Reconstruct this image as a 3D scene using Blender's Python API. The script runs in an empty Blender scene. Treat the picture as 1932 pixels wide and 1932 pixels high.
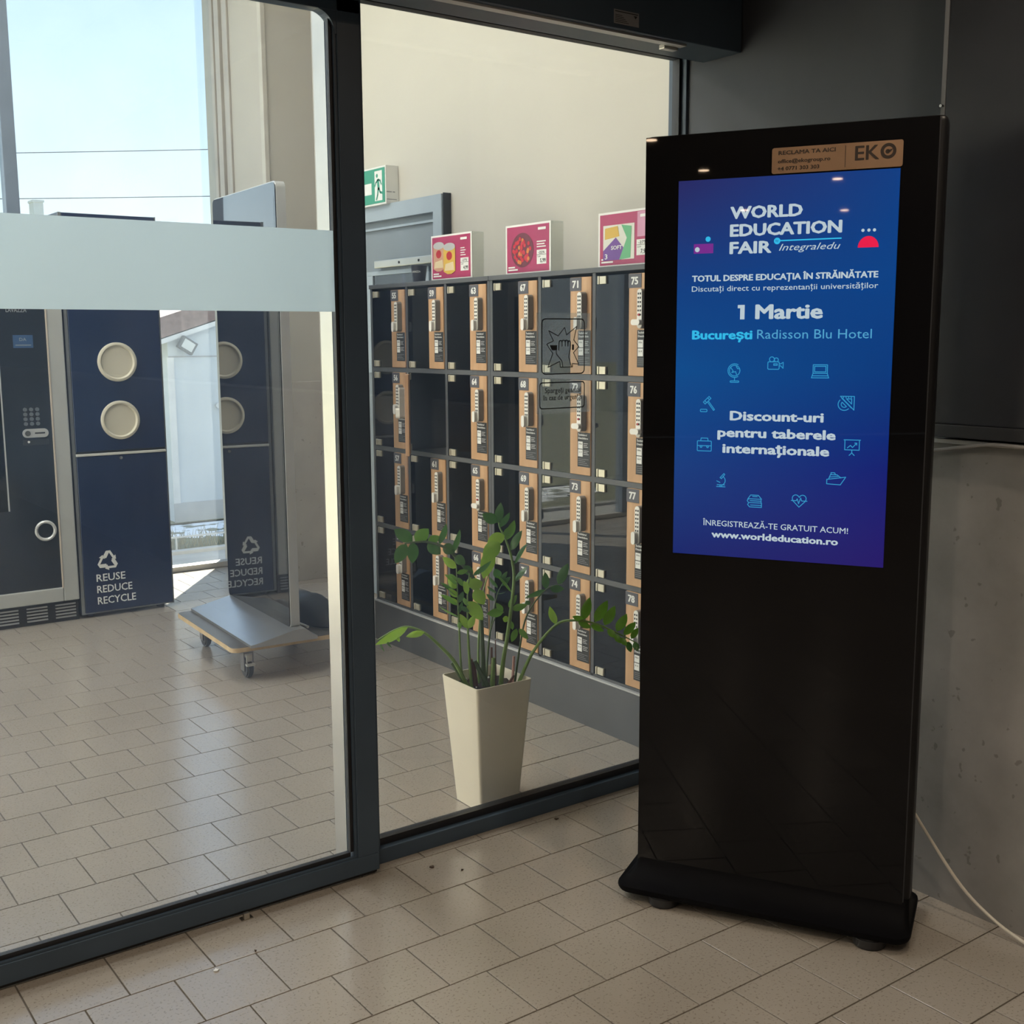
import bpy, bmesh, math, random
from mathutils import Vector, Matrix
random.seed(7)
S = bpy.context.scene
COL = S.collection
PI = math.pi

# ------------------------------------------------------------------ camera
CAM_F, CAM_PITCH, CAM_ROLL, CAM_YAW, CAM_H = 2181.63, 0.150664, -0.00523, 0.628254, 1.5
def cam_axes():
    F = Vector((math.sin(CAM_YAW)*math.cos(CAM_PITCH), math.cos(CAM_YAW)*math.cos(CAM_PITCH), -math.sin(CAM_PITCH)))
    R = F.cross(Vector((0, 0, 1))).normalized(); U = R.cross(F)
    c, s = math.cos(CAM_ROLL), math.sin(CAM_ROLL)
    return F, R*c + U*s, U*c - R*s
CF, CR, CU = cam_axes()
cd = bpy.data.cameras.new('camera'); cam = bpy.data.objects.new('camera', cd); COL.objects.link(cam)
cd.sensor_width = 36; cd.lens = CAM_F/1932*36; cd.clip_start = 0.05; cd.clip_end = 300
M = Matrix.Identity(4)
for i in range(3):
    M[i][0], M[i][1], M[i][2] = CR[i], CU[i], -CF[i]
M[2][3] = CAM_H
cam.matrix_world = M
S.camera = cam
def ray(x, y): return CF + CR*((x-966)/CAM_F) - CU*((y-966)/CAM_F)
def on_y(x, y, Y):
    d = ray(x, y); return Vector((0, 0, CAM_H)) + d*(Y/d.y)
def on_z(x, y, Z):
    d = ray(x, y); return Vector((0, 0, CAM_H)) + d*((Z-CAM_H)/d.z)
def to_px(p):
    d = Vector(p) - Vector((0, 0, CAM_H)); z = d.dot(CF)
    if z < 0.05: return None
    return (966+CAM_F*d.dot(CR)/z, 966-CAM_F*d.dot(CU)/z)

# ------------------------------------------------------------------ world, sun, exposure
S.view_settings.view_transform = 'Standard'; S.view_settings.look = 'None'
S.view_settings.exposure = 0.58; S.view_settings.gamma = 1.0; S.view_settings.use_curve_mapping = False
W = bpy.data.worlds.new('winter_sky'); S.world = W; W.use_nodes = True
nt = W.node_tree; nt.nodes.clear()
out = nt.nodes.new('ShaderNodeOutputWorld'); bg = nt.nodes.new('ShaderNodeBackground')
tc = nt.nodes.new('ShaderNodeTexCoord'); sx = nt.nodes.new('ShaderNodeSeparateXYZ'); cr = nt.nodes.new('ShaderNodeValToRGB')
nt.links.new(tc.outputs['Generated'], sx.inputs[0]); nt.links.new(sx.outputs['Z'], cr.inputs[0])
nt.links.new(cr.outputs[0], bg.inputs[0]); nt.links.new(bg.outputs[0], out.inputs[0])
SKY = [(0.0, (0.86, 0.95, 1.0)), (0.07, (0.84, 0.95, 1.0)), (0.16, (0.66, 0.82, 0.96)), (0.36, (0.38, 0.57, 0.84)), (1.0, (0.22, 0.40, 0.72))]
cr.color_ramp.elements[0].position, cr.color_ramp.elements[0].color = SKY[0][0], (*SKY[0][1], 1)
cr.color_ramp.elements[1].position, cr.color_ramp.elements[1].color = SKY[-1][0], (*SKY[-1][1], 1)
for pos, c in SKY[1:-1]:
    e = cr.color_ramp.elements.new(pos); e.color = (*c, 1)
bg.inputs[1].default_value = 1.06
sd = bpy.data.lights.new('sun', 'SUN'); sun = bpy.data.objects.new('sun', sd); COL.objects.link(sun)
sd.energy = 30.0; sd.color = (1.0, 0.93, 0.80); sd.angle = math.radians(0.6)
SUN_EL = math.radians(37)
sdir = Vector((-0.6*math.cos(SUN_EL), -0.8*math.cos(SUN_EL), -math.sin(SUN_EL)))
sun.rotation_euler = sdir.to_track_quat('-Z', 'Y').to_euler(); sun.location = (8, 14, 9)
S.cycles.max_bounces = 12; S.cycles.diffuse_bounces = 6; S.cycles.glossy_bounces = 5
S.cycles.transmission_bounces = 8; S.cycles.transparent_max_bounces = 24
S.cycles.caustics_reflective = False; S.cycles.caustics_refractive = False

# ------------------------------------------------------------------ materials
MATS = {}
def new_mat(name):
    m = bpy.data.materials.new(name); m.use_nodes = True
    n = m.node_tree.nodes; n.clear()
    return m, n, m.node_tree.links
def mat(name, col, rough=0.5, metal=0.0, spec=0.5, var=0.08, scale=6.0, bump=0.0, bscale=60.0, coat=0.0, emit=None, estr=0.0):
    """principled surface with procedural colour variation and fine relief"""
    if name in MATS: return MATS[name]
    m, n, l = new_mat(name)
    o = n.new('ShaderNodeOutputMaterial'); b = n.new('ShaderNodeBsdfPrincipled'); l.new(b.outputs[0], o.inputs[0])
    t = n.new('ShaderNodeTexCoord'); no = n.new('ShaderNodeTexNoise'); no.inputs['Scale'].default_value = scale; no.inputs['Detail'].default_value = 4
    l.new(t.outputs['Object'], no.inputs['Vector'])
    r = n.new('ShaderNodeValToRGB'); l.new(no.outputs['Fac'], r.inputs[0])
    r.color_ramp.elements[0].position = 0.3; r.color_ramp.elements[1].position = 0.7
    r.color_ramp.elements[0].color = (*[c*(1-var) for c in col], 1); r.color_ramp.elements[1].color = (*[min(1, c*(1+var)) for c in col], 1)
    l.new(r.outputs[0], b.inputs['Base Color'])
    b.inputs['Roughness'].default_value = rough; b.inputs['Metallic'].default_value = metal
    b.inputs['Specular IOR Level'].default_value = spec
    if coat: b.inputs['Coat Weight'].default_value = coat; b.inputs['Coat Roughness'].default_value = 0.02
    if emit: b.inputs['Emission Color'].default_value = (*emit, 1); b.inputs['Emission Strength'].default_value = estr
    if bump:
        n2 = n.new('ShaderNodeTexNoise'); n2.inputs['Scale'].default_value = bscale; n2.inputs['Detail'].default_value = 3
        l.new(t.outputs['Object'], n2.inputs['Vector'])
        bp = n.new('ShaderNodeBump'); bp.inputs['Strength'].default_value = bump; bp.inputs['Distance'].default_value = 0.002
        l.new(n2.outputs['Fac'], bp.inputs['Height']); l.new(bp.outputs[0], b.inputs['Normal'])
    MATS[name] = m; return m
def glow(name, col, s):
    if name in MATS: return MATS[name]
    m, n, l = new_mat(name)
    o = n.new('ShaderNodeOutputMaterial'); b = n.new('ShaderNodeBsdfPrincipled'); l.new(b.outputs[0], o.inputs[0])
    b.inputs['Base Color'].default_value = (0.02, 0.02, 0.02, 1); b.inputs['Roughness'].default_value = 0.02; b.inputs['Specular IOR Level'].default_value = 0.3
    b.inputs['Emission Color'].default_value = (*col, 1); b.inputs['Emission Strength'].default_value = s
    MATS[name] = m; return m
def glass(name, tint, haze=0.02, rough=0.0, refl=1.0, haze_col=(0.8, 0.85, 0.9)):
    """thin pane: fresnel mix of clear transmission and mirror reflection plus a little dust"""
    if name in MATS: return MATS[name]
    m, n, l = new_mat(name)
    o = n.new('ShaderNodeOutputMaterial')
    tr = n.new('ShaderNodeBsdfTransparent'); tr.inputs[0].default_value = (*tint, 1)
    gl = n.new('ShaderNodeBsdfGlossy'); gl.inputs['Roughness'].default_value = rough; gl.inputs[0].default_value = (refl, refl, refl, 1)
    ge = n.new('ShaderNodeNewGeometry'); dt = n.new('ShaderNodeVectorMath'); dt.operation = 'DOT_PRODUCT'; l.new(ge.outputs['Normal'], dt.inputs[0]); l.new(ge.outputs['Incoming'], dt.inputs[1])
    ab = n.new('ShaderNodeMath'); ab.operation = 'ABSOLUTE'; l.new(dt.outputs['Value'], ab.inputs[0])
    om = n.new('ShaderNodeMath'); om.operation = 'SUBTRACT'; om.inputs[0].default_value = 1.0; l.new(ab.outputs[0], om.inputs[1])
    pw = n.new('ShaderNodeMath'); pw.operation = 'POWER'; pw.inputs[1].default_value = 5; l.new(om.outputs[0], pw.inputs[0])
    fr = n.new('ShaderNodeMath'); fr.operation = 'MULTIPLY_ADD'; fr.inputs[1].default_value = .96; fr.inputs[2].default_value = .035; l.new(pw.outputs[0], fr.inputs[0])
    mx = n.new('ShaderNodeMixShader'); l.new(fr.outputs[0], mx.inputs[0]); l.new(tr.outputs[0], mx.inputs[1]); l.new(gl.outputs[0], mx.inputs[2])
    df = n.new('ShaderNodeBsdfTranslucent'); df.inputs[0].default_value = (*haze_col, 1)
    t = n.new('ShaderNodeTexCoord'); no = n.new('ShaderNodeTexNoise'); no.inputs['Scale'].default_value = 2.2; no.inputs['Detail'].default_value = 5
    l.new(t.outputs['Object'], no.inputs['Vector'])
    mm = n.new('ShaderNodeMath'); mm.operation = 'MULTIPLY'; mm.inputs[1].default_value = 2*haze; l.new(no.outputs['Fac'], mm.inputs[0])
    m2 = n.new('ShaderNodeMixShader'); l.new(mm.outputs[0], m2.inputs[0]); l.new(mx.outputs[0], m2.inputs[1]); l.new(df.outputs[0], m2.inputs[2])
    l.new(m2.outputs[0], o.inputs[0])
    MATS[name] = m; return m
def tile_mat():
    m, n, l = new_mat('floor_tile_ceramic')
    o = n.new('ShaderNodeOutputMaterial'); b = n.new('ShaderNodeBsdfPrincipled'); l.new(b.outputs[0], o.inputs[0])
    g = n.new('ShaderNodeNewGeometry'); t = n.new('ShaderNodeTexCoord')
    rr = n.new('ShaderNodeValToRGB'); l.new(g.outputs['Random Per Island'], rr.inputs[0])
    rr.color_ramp.elements[0].color = (0.340, 0.302, 0.260, 1); rr.color_ramp.elements[1].color = (0.405, 0.363, 0.318, 1)
    big = n.new('ShaderNodeTexNoise'); big.inputs['Scale'].default_value = 1.3; big.inputs['Detail'].default_value = 5; l.new(g.outputs['Position'], big.inputs['Vector'])
    mb = n.new('ShaderNodeMixRGB'); mb.blend_type = 'MULTIPLY'; mb.inputs[0].default_value = 0.35
    l.new(rr.outputs[0], mb.inputs[1]); l.new(big.outputs['Fac'], mb.inputs[2])
    bb = n.new('ShaderNodeValToRGB'); l.new(big.outputs['Fac'], bb.inputs[0]); bb.color_ramp.elements[0].position = .3; bb.color_ramp.elements[1].position = .7
    bb.color_ramp.elements[0].color = (0.72, 0.70, 0.66, 1); bb.color_ramp.elements[1].color = (1, 1, 1, 1)
    l.new(bb.outputs[0], mb.inputs[2])
    sp = n.new('ShaderNodeTexNoise'); sp.inputs['Scale'].default_value = 150; sp.inputs['Detail'].default_value = 1.5; l.new(g.outputs['Position'], sp.inputs['Vector'])
    sr = n.new('ShaderNodeValToRGB'); sr.color_ramp.elements[0].position = 0.33; sr.color_ramp.elements[1].position = 0.40
    sr.color_ramp.elements[0].color = (0.42, 0.38, 0.33, 1); sr.color_ramp.elements[1].color = (1, 1, 1, 1); l.new(sp.outputs['Fac'], sr.inputs[0])
    m2 = n.new('ShaderNodeMixRGB'); m2.blend_type = 'MULTIPLY'; m2.inputs[0].default_value = 0.5
    l.new(mb.outputs[0], m2.inputs[1]); l.new(sr.outputs[0], m2.inputs[2]); l.new(m2.outputs[0], b.inputs['Base Color'])
    b.inputs['Roughness'].default_value = 0.20; b.inputs['Specular IOR Level'].default_value = 1.0
    bn = n.new('ShaderNodeTexNoise'); bn.inputs['Scale'].default_value = 45; bn.inputs['Detail'].default_value = 3; l.new(g.outputs['Position'], bn.inputs['Vector'])
    bp = n.new('ShaderNodeBump'); bp.inputs['Strength'].default_value = 0.18; bp.inputs['Distance'].default_value = 0.003
    l.new(bn.outputs['Fac'], bp.inputs['Height']); l.new(bp.outputs[0], b.inputs['Normal'])
    return m
def concrete_mat(name, c0, c1, rough=0.6):
    m, n, l = new_mat(name)
    o = n.new('ShaderNodeOutputMaterial'); b = n.new('ShaderNodeBsdfPrincipled'); l.new(b.outputs[0], o.inputs[0])
    t = n.new('ShaderNodeTexCoord'); a = n.new('ShaderNodeTexNoise'); a.inputs['Scale'].default_value = 2.6; a.inputs['Detail'].default_value = 9; a.inputs['Roughness'].default_value = .62
    l.new(t.outputs['Object'], a.inputs['Vector'])
    r = n.new('ShaderNodeValToRGB'); l.new(a.outputs['Fac'], r.inputs[0]); r.color_ramp.elements[0].position = .32; r.color_ramp.elements[1].position = .68
    r.color_ramp.elements[0].color = (*c0, 1); r.color_ramp.elements[1].color = (*c1, 1)
    s = n.new('ShaderNodeTexNoise'); s.inputs['Scale'].default_value = 34; s.inputs['Detail'].default_value = 2; l.new(t.outputs['Object'], s.inputs['Vector'])
    sr = n.new('ShaderNodeValToRGB'); l.new(s.outputs['Fac'], sr.inputs[0]); sr.color_ramp.elements[0].position = .27; sr.color_ramp.elements[1].position = .31
    sr.color_ramp.elements[0].color = (.45, .43, .42, 1); sr.color_ramp.elements[1].color = (1, 1, 1, 1)
    mx = n.new('ShaderNodeMixRGB'); mx.blend_type = 'MULTIPLY'; mx.inputs[0].default_value = .6; l.new(r.outputs[0], mx.inputs[1]); l.new(sr.outputs[0], mx.inputs[2])
    l.new(mx.outputs[0], b.inputs['Base Color']); b.inputs['Roughness'].default_value = rough
    bp = n.new('ShaderNodeBump'); bp.inputs['Strength'].default_value = .15; bp.inputs['Distance'].default_value = .003; l.new(a.outputs['Fac'], bp.inputs['Height']); l.new(bp.outputs[0], b.inputs['Normal'])
    MATS[name] = m; return m
def wood_mat(name, c0, c1, rough=0.5):
    m, n, l = new_mat(name)
    o = n.new('ShaderNodeOutputMaterial'); b = n.new('ShaderNodeBsdfPrincipled'); l.new(b.outputs[0], o.inputs[0])
    t = n.new('ShaderNodeTexCoord'); mp = n.new('ShaderNodeMapping'); mp.inputs['Scale'].default_value = (14, 14, 1.6); l.new(t.outputs['Object'], mp.inputs['Vector'])
    a = n.new('ShaderNodeTexNoise'); a.inputs['Scale'].default_value = 2.2; a.inputs['Detail'].default_value = 6; l.new(mp.outputs[0], a.inputs['Vector'])
    r = n.new('ShaderNodeValToRGB'); l.new(a.outputs['Fac'], r.inputs[0]); r.color_ramp.elements[0].position = .3; r.color_ramp.elements[1].position = .7
    r.color_ramp.elements[0].color = (*c0, 1); r.color_ramp.elements[1].color = (*c1, 1); l.new(r.outputs[0], b.inputs['Base Color'])
    b.inputs['Roughness'].default_value = rough; MATS[name] = m; return m
def frost_mat():
    m, n, l = new_mat('frosted_film')
    o = n.new('ShaderNodeOutputMaterial')
    tl = n.new('ShaderNodeBsdfTranslucent'); tl.inputs[0].default_value = (0.86, 0.95, 1.0, 1)
    df = n.new('ShaderNodeBsdfDiffuse'); df.inputs[0].default_value = (0.55, 0.62, 0.66, 1)
    rf = n.new('ShaderNodeBsdfRefraction'); rf.inputs['Roughness'].default_value = 0.55; rf.inputs['IOR'].default_value = 1.25; rf.inputs[0].default_value = (0.86, 0.92, 0.95, 1)
    a = n.new('ShaderNodeMixShader'); a.inputs[0].default_value = 0.22; l.new(tl.outputs[0], a.inputs[1]); l.new(df.outputs[0], a.inputs[2])
    t = n.new('ShaderNodeTexCoord'); no = n.new('ShaderNodeTexNoise'); no.inputs['Scale'].default_value = 3; l.new(t.outputs['Object'], no.inputs['Vector'])
    mr = n.new('ShaderNodeMapRange'); mr.inputs[3].default_value = 0.24; mr.inputs[4].default_value = 0.30; l.new(no.outputs['Fac'], mr.inputs[0])
    c = n.new('ShaderNodeMixShader'); l.new(mr.outputs[0], c.inputs[0]); l.new(a.outputs[0], c.inputs[1]); l.new(rf.outputs[0], c.inputs[2])
    l.new(c.outputs[0], o.inputs[0]); return m
def screen_mat():
    m, n, l = new_mat('lit_blue_screen')
    o = n.new('ShaderNodeOutputMaterial'); b = n.new('ShaderNodeBsdfPrincipled'); l.new(b.outputs[0], o.inputs[0])
    b.inputs['Base Color'].default_value = (0.01, 0.01, 0.015, 1); b.inputs['Roughness'].default_value = 0.02; b.inputs['Specular IOR Level'].default_value = 0.3
    t = n.new('ShaderNodeTexCoord'); s = n.new('ShaderNodeSeparateXYZ'); l.new(t.outputs['Generated'], s.inputs[0])
    r1 = n.new('ShaderNodeValToRGB'); l.new(s.outputs['Z'], r1.inputs[0])   # left side colours, bottom to top
    r2 = n.new('ShaderNodeValToRGB'); l.new(s.outputs['Z'], r2.inputs[0])   # right side colours
    def setr(r, st):
        r.color_ramp.elements[0].position, r.color_ramp.elements[0].color = st[0][0], (*st[0][1], 1)
        r.color_ramp.elements[1].position, r.color_ramp.elements[1].color = st[-1][0], (*st[-1][1], 1)
        for p_, c in st[1:-1]: e = r.color_ramp.elements.new(p_); e.color = (*c, 1)
    setr(r1, [(0, (.006, .020, .165)), (.25, (.006, .050, .235)), (.5, (.001, .078, .30)), (.72, (.004, .055, .25)), (1, (.022, .024, .135))])
    setr(r2, [(0, (.016, .006, .150)), (.25, (.003, .012, .19)), (.5, (.0, .045, .23)), (.75, (.0, .058, .27)), (1, (.001, .050, .25))])
    mx = n.new('ShaderNodeMixRGB'); l.new(s.outputs['X'], mx.inputs[0]); l.new(r1.outputs[0], mx.inputs[1]); l.new(r2.outputs[0], mx.inputs[2])
    l.new(mx.outputs[0], b.inputs['Emission Color']); b.inputs['Emission Strength'].default_value = 0.58
    return m

ANTH = mat('anthracite_coat_glare_tint', (0.044, 0.068, 0.098), 0.42, spec=0.5, var=.1, bump=.05, bscale=400)  # blue tint puts the window's glare haze into the frame colour
GASK = mat('black_gasket', (0.010, 0.010, 0.012), 0.5)
ALU = mat('satin_aluminium', (0.58, 0.54, 0.48), 0.34, metal=1.0, var=.06)
SILV = mat('silver_paint', (0.60, 0.61, 0.62), 0.32, metal=0.35, var=.05)
CHROME = mat('chrome', (0.75, 0.75, 0.75), 0.12, metal=1.0, var=.03)
CREAM = mat('cream_wall_paint', (0.56, 0.54, 0.49), 0.75, var=.025, scale=1.4, bump=.06, bscale=120)
WARMG = mat('grey_beige_wall_paint', (0.43, 0.405, 0.36), 0.75, var=.04, scale=2, bump=.06, bscale=120)
PIERLOW = concrete_mat('pier_concrete', (0.36, 0.33, 0.30), (0.46, 0.43, 0.39))
CONC = concrete_mat('bare_concrete', (0.205, 0.199, 0.192), (0.325, 0.312, 0.300))
DARKW = mat('dark_slate_paint', (0.045, 0.051, 0.064), 0.55, var=.12, scale=3, bump=.04, bscale=150)
BOARDB = mat('black_board_surface', (0.022, 0.023, 0.028), 0.35, var=.15, scale=5)
CEIL = mat('white_ceiling_paint', (0.78, 0.77, 0.74), 0.85, var=.03)
CEILD = mat('dark_ceiling_paint', (0.38, 0.38, 0.38), 0.8, var=.05)
GROUT = mat('dark_grout', (0.115, 0.098, 0.080), 0.9, var=.15, scale=40)
TILE = tile_mat()
FROST = frost_mat()
GL_DOOR = glass('door_glass', (0.92, 0.945, 0.955), haze=0.017, haze_col=(.45, .64, 1.0))  # blue tint puts the glare veil over the view into the panes
GL_FIX = glass('panel_glass', (0.96, 0.975, 0.97), haze=0.012, haze_col=(.5, .68, 1.0))
GL_FAC = glass('facade_glass', (0.95, 0.97, 0.97), haze=0.01)
GL_SMOKE = glass('smoked_glass', (0.16, 0.19, 0.22), haze=0.03, haze_col=(.45, .62, .9))  # same bluish glare veil tinted into the locker doors
GL_BLACK = glass('dark_vending_glass', (0.17, 0.19, 0.20), haze=0.02)
ACRYL = glass('milky_acrylic', (0.96, 0.965, 0.95), haze=0.08, haze_col=(.95, .95, .92))
FILM = glass('clear_film', (0.86, 0.88, 0.89), haze=0.05, rough=.15)
BLACKGL = mat('glossy_black_glass', (0.006, 0.006, 0.007), 0.018, spec=0.20, var=.02)
BLACKM = mat('satin_black_metal', (0.009, 0.009, 0.010), 0.42, spec=.25, var=.1)
BLACKP = mat('black_plastic', (0.018, 0.018, 0.020), 0.45, var=.1)
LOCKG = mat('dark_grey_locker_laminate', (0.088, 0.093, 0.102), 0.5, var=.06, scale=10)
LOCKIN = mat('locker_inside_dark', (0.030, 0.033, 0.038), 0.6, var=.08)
WOOD = wood_mat('oak_laminate', (0.46, 0.265, 0.135), (0.60, 0.375, 0.21))
PLY = wood_mat('plywood_edge', (0.50, 0.36, 0.20), (0.62, 0.46, 0.28))
PLYTOP = mat('dark_film_faced_ply', (0.09, 0.08, 0.07), 0.3, var=.2, scale=12)
PLATE = mat('number_plate_grey', (0.085, 0.085, 0.105), 0.5)
WHITE = mat('white_plastic', (0.74, 0.74, 0.72), 0.35, var=.03)
PRINTW = mat('white_print', (0.78, 0.79, 0.78), 0.5, var=.02)
PRINTB = mat('black_print', (0.012, 0.012, 0.014), 0.5, var=.05)
PRINTG = mat('grey_print', (0.30, 0.31, 0.32), 0.5, var=.05)
LOCKW = mat('lock_white', (0.80, 0.79, 0.76), 0.3, var=.03)
LOCKS = mat('lock_grey_side', (0.24, 0.23, 0.22), 0.4)
RED = mat('red_plastic', (0.45, 0.02, 0.03), 0.35)
HINGE = mat('pale_hinge_metal', (0.66, 0.61, 0.48), 0.3, metal=.4, var=.06)
NAVY = mat('navy_lacquer', (0.010, 0.022, 0.066), 0.22, var=.08, scale=3)
VCREAM = mat('vending_frame_grey', (0.42, 0.43, 0.42), 0.4, var=.04)
IVORY = mat('ivory_plastic', (0.62, 0.585, 0.48), 0.45, var=.03)
RUBBER = mat('grey_rubber', (0.06, 0.062, 0.068), 0.65)
PGREY = mat('grey_door_paint', (0.20, 0.235, 0.27), 0.42, var=.05, scale=4)
PGREYL = mat('light_grey_door_frame', (0.33, 0.39, 0.45), 0.35, var=.05, scale=5)
GREEN = mat('exit_sign_green', (0.03, 0.30, 0.19), 0.4, var=.04)
POTW = mat('ivory_planter_gloss', (0.80, 0.74, 0.62), 0.28, var=.05, scale=3)
SOIL = mat('dark_potting_soil', (0.022, 0.017, 0.013), 0.95, var=.4, scale=60, bump=.8, bscale=90)
CABLE = mat('white_cable', (0.62, 0.58, 0.50), 0.45, var=.04)
CABLEG = mat('grey_cable', (0.30, 0.29, 0.28), 0.5)
KRAFT = mat('copper_foil_sticker', (0.33, 0.20, 0.12), 0.38, metal=.25, var=.12, scale=9)

# ------------------------------------------------------------------ geometry helpers
def box(bm, x0, x1, y0, y1, z0, z1, bev=0.0, seg=2):
    t = bmesh.new(); bmesh.ops.create_cube(t, size=1)
    for v in t.verts: v.co = Vector(((x0+x1)/2+v.co.x*(x1-x0), (y0+y1)/2+v.co.y*(y1-y0), (z0+z1)/2+v.co.z*(z1-z0)))
    if bev: bmesh.ops.bevel(t, geom=t.edges[:], offset=bev, segments=seg, affect='EDGES', profile=.6)
    append(bm, t); return bm
def append(bm, t, mtx=None):
    if mtx is not None: bmesh.ops.transform(t, matrix=mtx, verts=t.verts)
    me = bpy.data.meshes.new('tmp'); t.to_mesh(me); t.free(); bm.from_mesh(me); bpy.data.meshes.remove(me)
def prism(bm, pts, axis, a, b):
    """polygon of 2-D points extruded along axis from a to b; the two coordinates are the remaining axes in order"""
    def p3(u, v, w): return {'x': (w, u, v), 'y': (u, w, v), 'z': (u, v, w)}[axis]
    A = [bm.verts.new(p3(u, v, a)) for u, v in pts]; B = [bm.verts.new(p3(u, v, b)) for u, v in pts]
    n = len(pts); fs = []
    fs.append(bm.faces.new(A)); fs.append(bm.faces.new(B[::-1]))
    for i in range(n): fs.append(bm.faces.new((A[i], B[i], B[(i+1) % n], A[(i+1) % n])))
    bmesh.ops.recalc_face_normals(bm, faces=fs); return bm
def cyl(bm, c, r, h, axis='z', seg=20, r2=None, bev=0):
    t = bmesh.new(); bmesh.ops.create_cone(t, cap_ends=True, segments=seg, radius1=r, radius2=r if r2 is None else r2, depth=h)
    if bev: bmesh.ops.bevel(t, geom=[e for e in t.edges if len(e.link_faces) == 2 and e.calc_face_angle(0) > 1], offset=bev, segments=2, affect='EDGES')
    R = {'z': Matrix.Identity(4), 'y': Matrix.Rotation(PI/2, 4, 'X'), 'x': Matrix.Rotation(PI/2, 4, 'Y')}[axis]
    append(bm, t, Matrix.Translation(c) @ R); return bm
def tube(bm, pts, rad, seg=8, cap=True):
    pts = [Vector(p) for p in pts]; n = len(pts)
    rs = rad if isinstance(rad, (list, tuple)) else [rad]*n
    rings = []; up = Vector((0.3, 0.2, 1)).normalized()
    for i, p in enumerate(pts):
        d = (pts[min(i+1, n-1)]-pts[max(i-1, 0)]).normalized()
        a = d.cross(up)
        if a.length < 1e-4: a = d.cross(Vector((1, 0, 0)))
        a.normalize(); b = d.cross(a)
        rings.append([bm.verts.new(p+(a*math.cos(2*PI*k/seg)+b*math.sin(2*PI*k/seg))*rs[i]) for k in range(seg)])
    for i in range(n-1):
        for k in range(seg): bm.faces.new((rings[i][k], rings[i][(k+1) % seg], rings[i+1][(k+1) % seg], rings[i+1][k]))
    if cap: bm.faces.new(rings[0][::-1]); bm.faces.new(rings[-1])
    return bm
def smoothpts(pts, n=6):
    """catmull-rom through 3-D points"""
    P = [Vector(p) for p in pts]; P = [P[0]*2-P[1]]+P+[P[-1]*2-P[-2]]; o = []
    for i in range(1, len(P)-2):
        for k in range(n):
            t = k/n; a, b, c, d = P[i-1], P[i], P[i+1], P[i+2]
            o.append(0.5*((2*b)+(c-a)*t+(2*a-5*b+4*c-d)*t*t+(3*b-a-3*c+d)*t**3))
    o.append(P[-2]); return o
def obj(name, bm, m, parent=None, smooth=False):
    me = bpy.data.meshes.new(name)
    if smooth: bmesh.ops.recalc_face_normals(bm, faces=bm.faces)
    bm.to_mesh(me); bm.free()
    me.materials.append(m)
    if smooth:
        me.shade_smooth(); me.set_sharp_from_angle(angle=math.radians(38))
    o = bpy.data.objects.new(name, me); COL.objects.link(o); o.parent = parent
    return o
def inst(name, me, parent=None, loc=(0, 0, 0), rot=(0, 0, 0)):
    o = bpy.data.objects.new(name, me); COL.objects.link(o); o.parent = parent; o.location = loc; o.rotation_euler = rot; return o
def B(): return bmesh.new()
def bx(*a, **k): return box(bmesh.new(), *a, **k)
def tag(o, label, cat, group=None):
    o['label'] = label; o['category'] = cat
    if group: o['group'] = group
    return o
def thing(name, label, cat, loc=(0, 0, 0), rz=0.0, group=None):
    o = bpy.data.objects.new(name, None); COL.objects.link(o); o.empty_display_size = .1
    o.location = loc; o.rotation_euler = (0, 0, rz); return tag(o, label, cat, group)
def struct(name, bm, m, parent=None, smooth=False):
    o = obj(name, bm, m, parent, smooth)
    if parent is None: o['kind'] = 'structure'
    return o
def lab(o, s): o['label'] = s; return o

# flat print helpers: drawing in the x-z plane, at depth y
def fpoly(bm, pts, y=0.0):
    f = bm.faces.new([bm.verts.new((u, y, v)) for u, v in pts]); f.normal_update()
    if f.normal.y > 0: f.normal_flip()
def fdisc(bm, c, r, y=0.0, seg=24, ry=None): fpoly(bm, [(c[0]+r*math.cos(2*PI*k/seg), c[1]+(ry or r)*math.sin(2*PI*k/seg)) for k in range(seg)], y)
def frect(bm, u0, u1, v0, v1, y=0.0): fpoly(bm, [(u0, v0), (u1, v0), (u1, v1), (u0, v1)], y)
def fstroke(bm, pts, w, y=0.0, closed=False):
    P = [Vector((p[0], p[1])) for p in pts]; n = len(P)
    if closed: P = P+[P[0]]; n += 1
    for i in range(n-1):
        d = P[i+1]-P[i]
        if d.length < 1e-7: continue
        d.normalize(); q = Vector((-d.y, d.x))*w/2; e = d*w*0.35
        a, b = P[i]-e, P[i+1]+e
        fpoly(bm, [(a-q), (b-q), (b+q), (a+q)], y)
def arc(c, r, a0, a1, n=14, ry=None): return [(c[0]+r*math.cos(math.radians(a0+(a1-a0)*k/n)), c[1]+(ry or r)*math.sin(math.radians(a0+(a1-a0)*k/n))) for k in range(n+1)]
def rrect(u0, u1, v0, v1, r, n=5):
    return (arc((u1-r, v0+r), r, -90, 0, n)+arc((u1-r, v1-r), r, 0, 90, n)+arc((u0+r, v1-r), r, 90, 180, n)+arc((u0+r, v0+r), r, 180, 270, n))
TCACHE = {}
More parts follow.
